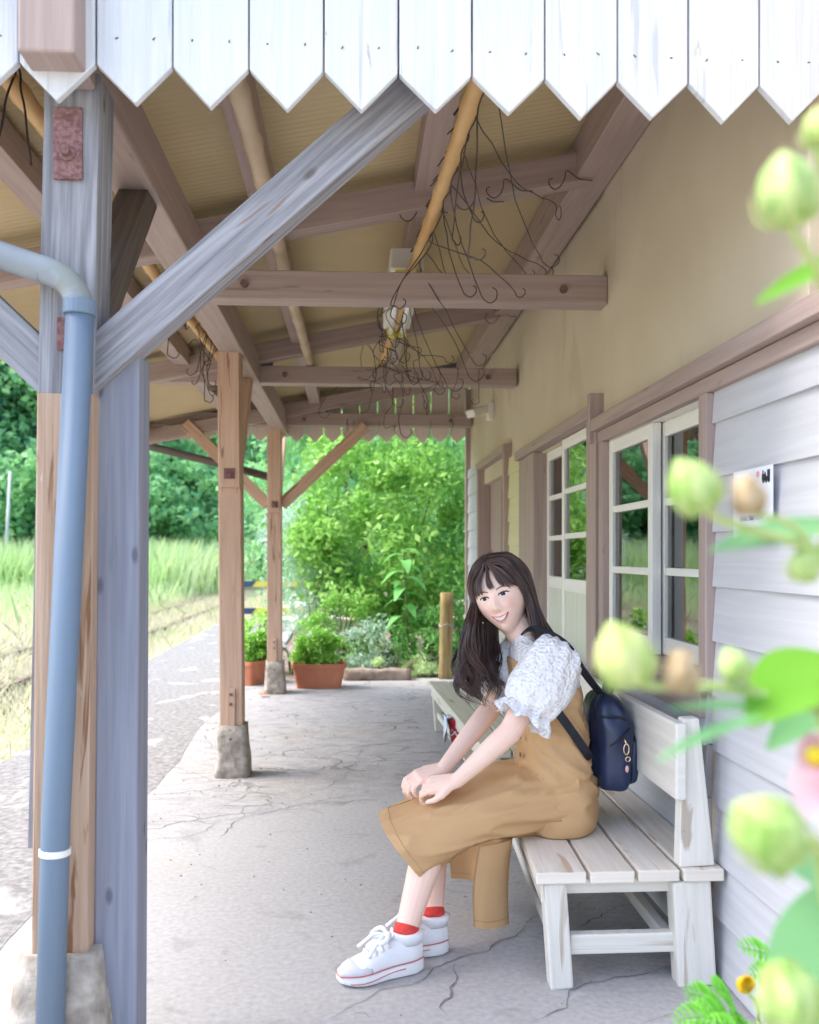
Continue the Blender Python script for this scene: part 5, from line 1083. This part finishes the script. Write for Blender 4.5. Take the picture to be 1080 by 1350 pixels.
# undergrowth mass at the foot of the wood
n = 16000; tt = rng.random(n); x = -32 + 27.5 * tt + rng.normal(size=n) * .8; y = 22 + 15 * tt ** 1.25 + rng.random(n) * 6 - .5
zz = np.array([hill_z(a, b) for a, b in zip(x, y)]); p = np.stack([x, y, zz + rng.random(n) ** 1.3 * 1.5], 1)
tag(arr_mesh('undergrowth', leaf_quads(p, .26, .55, .5), 4, LEAF_M), 'low green undergrowth along the foot of the wood', 'undergrowth', kind='stuff')
def grass(name, n, box, h, wdt, m, lab, mask=None, lean=.25):
    xy = np.stack([box[0] + (box[1] - box[0]) * rng.random(n), box[2] + (box[3] - box[2]) * rng.random(n) ** 1.2], 1)
    if mask: xy = xy[[mask(a, b) for a, b in xy]]
    z = np.array([hill_z(a, b) for a, b in xy]) + .02
    tag(arr_mesh(name, blades(len(xy), xy, z, h, wdt, lean), 5, m), lab, 'grass', kind='stuff')
grass('tall_grass', 30000, (-18, -4.0, 26, 36), 1.75, .05, REED, 'tall pale green reeds in front of the wood', lambda a, b: b > 25 + 6 * rng.random() ** 1.5 + .8 * math.sin(a * 1.3) + max(0, (a + 6) * 2.0) and b < 35.5, .24)
grass('dry_grass', 34000, (-14, -4.6, 3, 31), .40, .016, DRYG, 'low pale dry grass beyond the track', None, .4)
grass('track_grass', 26000, (-4.9, -2.3, 3.5, 40), .26, .014, DRYG, 'short pinkish dry grass growing through the track', lambda a, b: abs(a + 3.4) > .05, .45)
grass('meadow_grass', 12000, (-13, -4.7, 13, 28), .75, .03, REED, 'pale green meadow grass between the track and the reeds', lambda a, b: rng.random() < ((b - 12) / 15) ** 1.6, .3)
grass('far_grass', 12000, (-9, -2.4, 36, 78), .55, .05, REED, 'distant grass beside the track')
# ---- garden beyond the platform
def shrub(loc, c, r, K, cr, n, L, W, m, name, lab, cat='bush', stems=7, out=None, droop=0., shell=.5):
    t = thing(name, loc, lab, cat); lo = V(loc); p, cc = ellipsoid_clumps(np.array(loc) + np.array(c), r, K, cr, n, shell); p[:, 2] = np.maximum(p[:, 2], loc[2] + .02)
    mb = MB()
    for q in cc[:stems]: mb.tube(catmull([lo + V(random.uniform(-.1, .1), random.uniform(-.1, .1), -.03), lo.lerp(V(*q), .5) + V(0, 0, .1), V(*q)], 4), [.016, .010, .003], 5)
    mb.build('stem', TWIG, t); arr_mesh('foliage', leaf_quads(p, L, W, .45, out, droop), 4, m, t); return t
shrub((.40, 10.1, 0), (0, 0, 1.65), (1.02, .75, 1.50), 64, .36, 18000, .085, .52, LEAF_B, 'leafy_bush', 'big bright green bush beyond the end of the platform', stems=6)
shrub((1.25, 9.6, 0), (0, 0, .95), (.40, .45, .85), 24, .24, 3600, .07, .45, LEAF_M, 'leafy_bush', 'darker green bush behind the mossy stake')
shrub((-.48, 10.3, 0), (0, 0, 1.05), (.52, .45, .85), 34, .26, 5200, .075, .26, LEAF_P, 'silvery_shrub', 'silvery green shrub with arching sprays by the far post', stems=10, droop=.5)
shrub((-.10, 9.35, 0), (0, 0, .42), (.42, .3, .36), 22, .17, 2600, .055, .5, LEAF_B, 'low_shrub', 'low bright green shrub behind the front planter')
shrub((.20, 9.05, 0), (0, 0, .25), (.30, .25, .26), 16, .13, 1500, .05, .3, LEAF_P, 'low_shrub', 'low greyish shrub right of the front planter')
shrub((.72, 8.95, 0), (0, 0, .32), (.26, .22, .36), 16, .14, 1700, .06, .5, LEAF_M, 'low_shrub', 'low dark green shrub left of the mossy stake')
shrub((-.55, 9.0, 0), (0, 0, .26), (.40, .2, .22), 14, .12, 1500, .035, .3, WFLOW, 'flowering_plant', 'pale lavender flowering plant behind the front planter', 'plant')
shrub((-.98, 9.1, 0), (0, 0, .32), (.2, .2, .26), 12, .1, 1100, .05, .5, LEAF_L, 'flowering_plant', 'leafy plant with white blooms behind the middle post', 'plant')
shrub((.50, 8.72, 0), (0, 0, .08), (.34, .14, .10), 12, .08, 900, .10, .10, REED, 'grass_tuft', 'yellowish grass tuft beside the kerb stone', 'plant', 4)
def big_leaf(mb, base, d, L, W, up, droop=.5, n=6):
    d = V(d).normalized(); s = d.cross(V(up)).normalized(); u = s.cross(d); vs = []; base = V(base)
    for i in range(n + 1):
        t = i / n; wd = W * math.sin(math.pi * min(1, t * .92 + .06)) ** .8 * (1 - .25 * t) * .5; c = base + d * (L * t) - V(0, 0, droop * L * t * t)
        vs += [c - s * wd + u * wd * .25, c - u * 0, c + s * wd + u * wd * .25]
    mb.add(vs, [(3 * i + k, 3 * i + k + 1, 3 * i + k + 4, 3 * i + k + 3) for i in range(n) for k in range(2)])
t = thing('broad_leaved_plant', (.50, 9.0, 0), 'upright plant with large drooping broad leaves in front of the big bush', 'plant')
mb = MB(); mb.tube(catmull([(.50, 9.0, -.05), (.52, 9.0, .5), (.49, 9.0, 1.18)], 6), [.018, .014, .006], 7); mb.build('stem', TWIG, t)
for i in range(15):
    z = 1.20 - .055 * i; a = i * 2.4; mb = MB(); big_leaf(mb, (.495, 9.0, z), (math.cos(a), math.sin(a) * .8 - .25, .35), .23 + .05 * (i % 3) * .5, .125, (0, 0, 1), .75); mb.build('leaf', LEAF_BIG, t, smooth=True)
def planter(x, y, rz, lab, hasfol=True):
    t = thing('planter', (x, y, 0), lab, 'planter', 'terracotta planters'); t.rotation_euler.z = rz
    def rect(z, a, b): return [q for q in ell((x, y, z), (1, 0, 0), (0, 1, 0), a, b, 32, 9)]
    mb = MB(); mb.loft([rect(.0, .190, .085), rect(.175, .225, .108), rect(.176, .238, .118), rect(.212, .240, .120), rect(.213, .226, .108), rect(.18, .222, .104)]); mb.build('pot', TERRA, t, bevel=.003)
    mb = MB(); mb.loft([rect(.182, .2215, .1035), rect(.186, .20, .09)]); mb.build('soil', SOIL, t); return t
planter(-.305, 7.97, .03, 'long terracotta planter beside the far post'); planter(-.885, 8.28, 1.1, 'smaller looking terracotta planter half hidden behind the middle post')
for (x, y, rz, sx, lab) in ((-.305, 7.97, 0, .24, 'bright green leafy plant filling the long planter'), (-.885, 8.28, 1.1, .2, 'light green plant in the planter behind the middle post')):
    t = thing('potted_plant', (x, y, .19), lab, 'plant'); p, cc = ellipsoid_clumps((0, 0, .13), (sx, .11, .15), 30, .07, 4200, .3); p[:, 2] = np.maximum(p[:, 2], .0)
    c, s = math.cos(rz), math.sin(rz); p = np.stack([x + p[:, 0] * c - p[:, 1] * s, y + p[:, 0] * s + p[:, 1] * c, .19 + p[:, 2]], 1); arr_mesh('foliage', leaf_quads(p, .036, .6, .6), 4, LEAF_L, t)
    mb = MB(); [mb.tube([(x + q[0] * .3 * c, y + q[0] * .3 * s, .18), (x + q[0] * c, y + q[0] * s + q[1], .19 + q[2])], [.004, .002], 4) for q in cc[:10]]; mb.build('stem', TWIG, t)
mb = MB(); pr = []
for i in range(12):
    xx = -.10 + .62 * i / 11; pr.append([q + V(0, noise.noise(q * 9), noise.noise(q * 9 + V(5, 0, 0))) * .025 for q in ell((xx, 8.42, .045), (0, 1, 0), (0, 0, 1), .075, .055, 18, 4)])
mb.loft(pr); tag(mb.build('kerb_stone', STONE, None, smooth=True, loc=(.2, 8.42, 0)), 'long rough kerb stone right of the planter', 'stone')
def stake(x, y, h, r, m, lab, lean=.02):
    mb = MB(); R5 = [[q + V(noise.noise(q * 16), noise.noise(q * 16 + V(8, 0, 0)), 0) * .008 for q in ell((x + lean * k / 8, y, -.05 + (h + .05) * k / 8), (1, 0, 0), (0, 1, 0), r, r * .9, 16, 2.6)] for k in range(9)]
    mb.loft(R5); t = thing('wooden_stake', (x, y, 0), lab, 'stake'); mb.build('timber', m, t, smooth=True); return t
st = stake(.845, 8.45, .80, .062, STAKEW, 'mossy brown stake at the corner of the building')
mb = MB(); mb.tube([V(.857 + .068 * math.cos(a), 8.45 + .062 * math.sin(a), .50 + .012 * math.sin(3 * a)) for a in [6.3 * k / 20 for k in range(21)]], .003, 5); mb.build('wire_tie', GALV, st)
stake(.70, 8.80, .34, .075, DARKW, 'short dark stump left of the mossy stake', 0)
nd = 420; dx = -1.9 + 2.7 * rng.random(nd); dy = 2.2 + 6.2 * rng.random(nd); mb = MB()
for a, b in zip(dx, dy):
    r = random.uniform(.0015, .0042) * (1.5 if b > 4.5 else 1); mb.ball((a, b, r * .5), (r, r * random.uniform(.6, 1), r * .7), 6, 4)
tag(mb.build('grit', FOOTC, smooth=True), 'small stones and grit scattered on the platform', 'grit', kind='stuff')
mb = MB()
for k in range(7): a = k * .9; big_leaf(mb, (-.735, 7.45, .02), (math.cos(a), math.sin(a) * .8, .5), .05, .03, (0, 0, 1), .6, 5)
tag(mb.build('fallen_flower', leafmat('orange_petal', (.62, .26, .06), (.75, .38, .12), .3), None, smooth=True, loc=(-.735, 7.45, 0)), 'withered orange flower lying beside the stone footing', 'flower')
# ---- far barrier, poles, van
ba = thing('track_barrier', (-.1, 14, 0), 'yellow and dark striped barrier rails across the end of the path', 'barrier')
for z in (.30, .71):
    r_ = MB(); r_.box(-1.05, 1.3, 13.98, 14.02, z - .045, z + .045); rl = r_.build('rail', YELLOW, ba)
    for k in range(3):
        x0 = -1.62 + .57 * k * 2.2; mb = MB(); 
        if k == 0: mb.add([(-1.75, 13.976, z - .045), (-1.56, 13.976, z - .045), (-1.49, 13.976, z + .045), (-1.75, 13.976, z + .045), (-1.75, 14.024, z - .045), (-1.56, 14.024, z - .045), (-1.49, 14.024, z + .045), (-1.75, 14.024, z + .045)], [(0, 1, 2, 3), (7, 6, 5, 4), (0, 4, 5, 1), (1, 5, 6, 2), (2, 6, 7, 3), (3, 7, 4, 0)])
        else: mb.box(x0, x0 + .3, 13.972, 13.979, z - .046, z + .046)
        mb.build('stripe', BLACKP, rl)
    MB().box(-1.60, -1.051, 13.981, 14.019, z - .044, z + .044).build('rail_end', YELLOW, rl)
for x in (-1.20, 1.1): MB().box(x, x + .07, 14.03, 14.10, -.3, .85).build('post', GALV, ba)
def pole(x, y, h, r, lean, lab, arms=False):
    t = thing('utility_pole', (x, y, hill_z(x, y)), lab, 'pole'); z = hill_z(x, y); MB().tube([(x, y, z - .2), (x + lean, y, z + h)], [r * 1.15, r * .8], 10).build('shaft', GALV, t, smooth=True)
    if arms:
        MB().box(x - .35 + lean, x + .35 + lean, y - .05, y - .0, z + h * .9, z + h * .93).build('crossarm', GREYM, t); MB().box(x - .02 + lean, x + .22 + lean, y - .1, y, z + h * .70, z + h * .78).build('meter_box', GALV, t)
pole(-11.45, 30.5, 4.2, .055, .22, 'slim pale leaning pole in the reeds on the far left'); pole(-4.5, 40, 3.4, .09, 0, 'pale utility pole between the middle and far posts', True)
vn = thing('parked_van', (-7.35, 75, GZ), 'small white van parked far off beyond the field', 'van'); z0 = GZ; mb = MB()
pf = [(-.95, .35), (.95, .35), (.98, .9), (.86, 1.75), (.75, 1.85), (-.75, 1.85), (-.86, 1.75), (-.98, .9)]
mb.loft([[V(-7.35 + a * k, 75 + dy, z0 + .05 + b * kz) for a, b in pf] for dy, k, kz in ((-1.6, .94, .97), (-1.5, 1, 1), (1.5, 1, 1), (1.6, .94, .95))]); mb.build('body', WHITE, vn, bevel=.03)
MB().box(-8.1, -6.6, 73.36, 73.395, z0 + 1.15, z0 + 1.65).build('windscreen', GREYM, vn); 
for x in (-8.05, -6.65):
    MB().box(x - .12, x + .12, 73.35, 73.392, z0 + .72, z0 + .9).build('headlight', GALV, vn)
    for y in (73.9, 76.1): MB().tube([(x - .1, y, z0 + .3), (x + .1, y, z0 + .3)], .3, 14).build('wheel', BOLT, vn)
# ---- foreground hibiscus
BUD = mat('hibiscus_bud_green', (.20, .36, .06), (.46, .56, .22), 160, (1, 1, .25), rough=.6, sss=.1, bump=.2, bscale=300)
BUDY = mat('hibiscus_bud_yellowing', (.34, .46, .12), (.50, .54, .22), 60, (1, 1, .4), rough=.6, sss=.1)
DRYB = mat('dried_bud_brown', (.30, .21, .10), (.50, .38, .24), 70, rough=.8)
STEMG = mat('hibiscus_stem_green', (.30, .44, .12), (.48, .52, .22), 40, rough=.6)
HLEAF = leafmat('hibiscus_leaf', (.16, .42, .03), (.24, .55, .06), .5, .4, 4.)
HLEAFD = leafmat('hibiscus_leaf_cool', (.16, .40, .16), (.26, .52, .25), .5, .4, 4.)
PETAL = leafmat('pink_petal', (.80, .42, .52), (.86, .60, .66), .4, .5, 6.)
hb = thing('hibiscus_plant', (.34, .55, 0), 'hibiscus with round green buds and a pink flower, close to the camera', 'flowering plant')
def q(px, py, Y): return at(px, py, Y)
def stem(pts, r): MB().tube(catmull(pts, 6), r, 7).build('stem', STEMG, hb, smooth=True)
def bud(px, py, Y, rpx, ax, dry=False, lob=.15, yel=False):
    c = q(px, py, Y); r = rpx * .92 / 1200 * Y; ax = V(ax).normalized(); a = ax.orthogonal().normalized(); b = ax.cross(a); rings = []
    prof = [(-1.05, .10), (-.98, .42), (-.8, .72), (-.5, .94), (-.1, 1.0), (.3, .93), (.65, .74), (.9, .50), (1.1, .28), (1.24, .08)]
    for t, w_ in prof:
        ring = []
        for k in range(40):
            an = 2 * math.pi * k / 40; m_ = 1 + lob * math.cos(5 * an) * (.5 + .6 * max(0, t)) + (.10 * noise.noise(V(an, t * 2, px)) if dry else .02 * noise.noise(V(an * 2, t * 3, px)))
            ring.append(c + ax * r * t * 1.12 + (a * math.cos(an) + b * math.sin(an)) * r * w_ * m_)
        rings.append(ring)
    mb = MB(); mb.loft(smooth_rings(rings, 3)); o = mb.build('bud', DRYB if dry else (BUDY if yel else BUD), hb, smooth=True)
    mb = MB()
    for k in range(7):
        an = 2 * math.pi * k / 7; s0 = a * math.cos(an) + b * math.sin(an); mb.tube(catmull([c - ax * r * 1.15, c - ax * r * .85 + s0 * r * .95, c + ax * r * .1 + s0 * r * 1.18], 4), [r * .07, r * .08, r * .02], 5)
    if dry:
        for k in range(5): an = 1.26 * k; s0 = a * math.cos(an) + b * math.sin(an); mb.tube([c + ax * r * .7 + s0 * r * .5, c + ax * r * 1.35 + s0 * r * .75], [r * .25, r * .04], 6)
    mb.build('sepal', DRYB if dry else STEMG, o, smooth=True); return c - ax * r * 1.1
u = lambda x, z, y=0: V(x, y, z)
s1 = bud(1037, 254, .47, 43, (-.15, -.1, 1)); s2 = bud(914, 642, .50, 35, (-.55, -.1, .8)); s3 = bud(986, 655, .50, 24, (-.3, -.2, .8), True); s4 = bud(822, 865, .50, 40, (-.35, -.15, .8), yel=True); s5 = bud(898, 887, .50, 25, (-.1, -.2, 1), True)
s6 = bud(968, 878, .51, 21, (-.4, 0, .9)); s7 = bud(1012, 1098, .44, 50, (-.7, -.1, .6)); s8 = bud(1040, 1314, .46, 46, (-.3, -.2, .8)); s9 = bud(1060, 745, .52, 22, (.2, 0, 1)); s10 = bud(1080, 170, .49, 24, (.1, 0, 1), yel=True)
stem([(.34, .55, -.02), (.335, .56, .4), (.30, .53, .85), q(1085, 935, .53)], [.009, .008, .006, .004]); stem([q(1085, 935, .53), q(1010, 918, .52), q(940, 905, .51), s5.lerp(s4, .5), s4], [.004, .003, .0026, .0022]); stem([q(940, 905, .51), s5], .0022); stem([q(1005, 917, .52), s6], .002)
stem([(.30, .53, .85), (.29, .52, 1.0), q(1120, 830, .52), q(1085, 735, .52), q(1010, 705, .51), q(950, 685, .505), s2], [.005, .004, .004, .0035, .003, .0026, .002]); stem([q(1085, 735, .52), q(1040, 690, .51), s3], .002); stem([q(1085, 740, .52), s9], .002)
stem([q(1085, 735, .52), q(1110, 600, .52), q(1095, 400, .50), s1], [.0035, .003, .003, .0025]); stem([q(1095, 400, .50), q(1100, 280, .5), s10], .0024)
stem([(.335, .56, .4), (.29, .50, .75), q(1090, 1160, .46), s7], [.006, .004, .004, .003]); stem([(.335, .56, .4), q(1110, 1400, .48), s8], .004)
def hl(base, tip, W, nx_, m=HLEAF, droop=.15):
    b = V(base); e = V(tip); mb = MB(); big_leaf(mb, b, e - b, (e - b).length, W, nx_, droop, 10); o = mb.build('leaf', m, hb, smooth=True, sub=1); return o
hl(q(1100, 870, .55), q(985, 925, .50), .055, (-.25, -.6, .75)); hl(q(1110, 900, .58), q(1010, 965, .55), .03, (.2, -.7, .6), HLEAFD); hl(q(1005, 945, .50), q(864, 979, .48), .012, (0, -.3, 1), HLEAFD); hl(q(1040, 935, .52), q(880, 925, .50), .014, (0, -.35, 1), HLEAFD, .05)
hl(q(1110, 690, .54), q(935, 715, .50), .026, (.1, -.5, .8), HLEAFD, .05); hl(q(1130, 330, .52), q(995, 390, .48), .016, (.3, -.5, .8), HLEAF, .05); hl(q(1120, 1180, .50), q(1000, 1075, .53), .035, (.3, -.8, .3), HLEAFD); hl(q(1130, 1160, .52), q(1045, 1420, .50), .075, (-.6, -.75, .2), HLEAFD, .05); hl(q(1130, 1330, .55), q(1055, 1230, .60), .05, (-.3, -.9, .2), HLEAFD)
stem([(.335, .56, .4), (.33, .60, .8), q(1120, 1030, .55)], .005)
fc = q(1100, 1010, .52)
for k in range(5):
    an = 1.256 * k + .3; d = V(-.35, -.45, .1) + V(0, -.2, 0) + V(math.cos(an) * .8, 0, math.sin(an) * .8); mb = MB(); big_leaf(mb, fc, d, .038, .040, (-.6, -.6, .5), .2, 7); mb.build('petal', PETAL, hb, smooth=True)
mb = MB(); mb.tube([fc, fc + V(-.016, -.012, .008)], [.003, .0035], 8); mb.ball(fc + V(-.018, -.013, .009), .006, 10, 8); mb.build('stamen', YFLOW, hb, smooth=True)
# ---- marigold with ferny leaves by the wall
mg = thing('marigold_plant', (.66, 1.28, 0), 'marigold with ferny green leaves and one yellow bloom by the wall', 'flowering plant'); LEAF_F = leafmat('ferny_leaf', (.12, .42, .04), (.24, .62, .10), .45, .4, 9.)
def frond(base, tip, n=11, W=.05, par=mg):
    b = V(base); e = V(tip); P = catmull([b, b.lerp(e, .5) + V(0, 0, (e - b).length * .16), e], n // 2 + 1); mb = MB(); mb.tube(P, [.0022, .0016, .0008], 5); T = (e - b).normalized(); s = T.cross(V(0, -.5, 1)).normalized()
    for i, p in enumerate(P[1:], 1):
        t = i / len(P); w_ = W * math.sin(math.pi * min(.97, t * .85 + .15)) ** .8
        for sg in (-1, 1): big_leaf(mb, p, s * sg + T * .7 + V(0, 0, .1), w_, w_ * .26, (0, -.4, 1), .2, 3); big_leaf(mb, p + (s * sg + T * .7).normalized() * w_ * .35, s * sg * .4 + T, w_ * .5, w_ * .14, (0, -.4, 1), .1, 2)
    mb.build('leaf', LEAF_F, par)
mst = [q(1000, 1345, 1.25), q(1045, 1300, 1.22), q(960, 1380, 1.3)]
MB().tube(catmull([(.66, 1.28, -.01), (.64, 1.27, .25), mst[0]], 6), [.006, .005, .003], 7).build('stem', STEMG, mg, smooth=True)
for tp in ((905, 1310), (925, 1338), (940, 1300), (985, 1350), (890, 1345), (1010, 1395), (960, 1395), (1035, 1370)): frond(q(985, 1385, 1.26), q(tp[0], tp[1], 1.2 + random.uniform(-.05, .05)), 11, .036)
for tp in ((975, 1248), (990, 1285), (1030, 1240), (1062, 1262), (1050, 1300), (1075, 1330)): frond(q(1060, 1330, 1.27), q(tp[0], tp[1], 1.22 + random.uniform(-.04, .04)), 11, .034)
bc = q(981, 1301, 1.2); mb = MB(); MB().tube(catmull([mst[0], q(998, 1325, 1.22), bc], 4), .0022, 6).build('stem', STEMG, mg, smooth=True)
for k in range(46):
    a = k * 2.4; rr_ = .019 * math.sqrt((k + 1) / 46); d = V(math.cos(a) * rr_ * 70 * .014, -.55 + rr_ * 10, math.sin(a) * rr_ * 70 * .014 + .35); big_leaf(mb, bc + V(math.cos(a) * rr_ * .5, 0, math.sin(a) * rr_ * .5), d, .017, .014, (math.cos(a), -.3, math.sin(a)), .1, 3)
mb.build('bloom', YFLOW, mg, smooth=True)
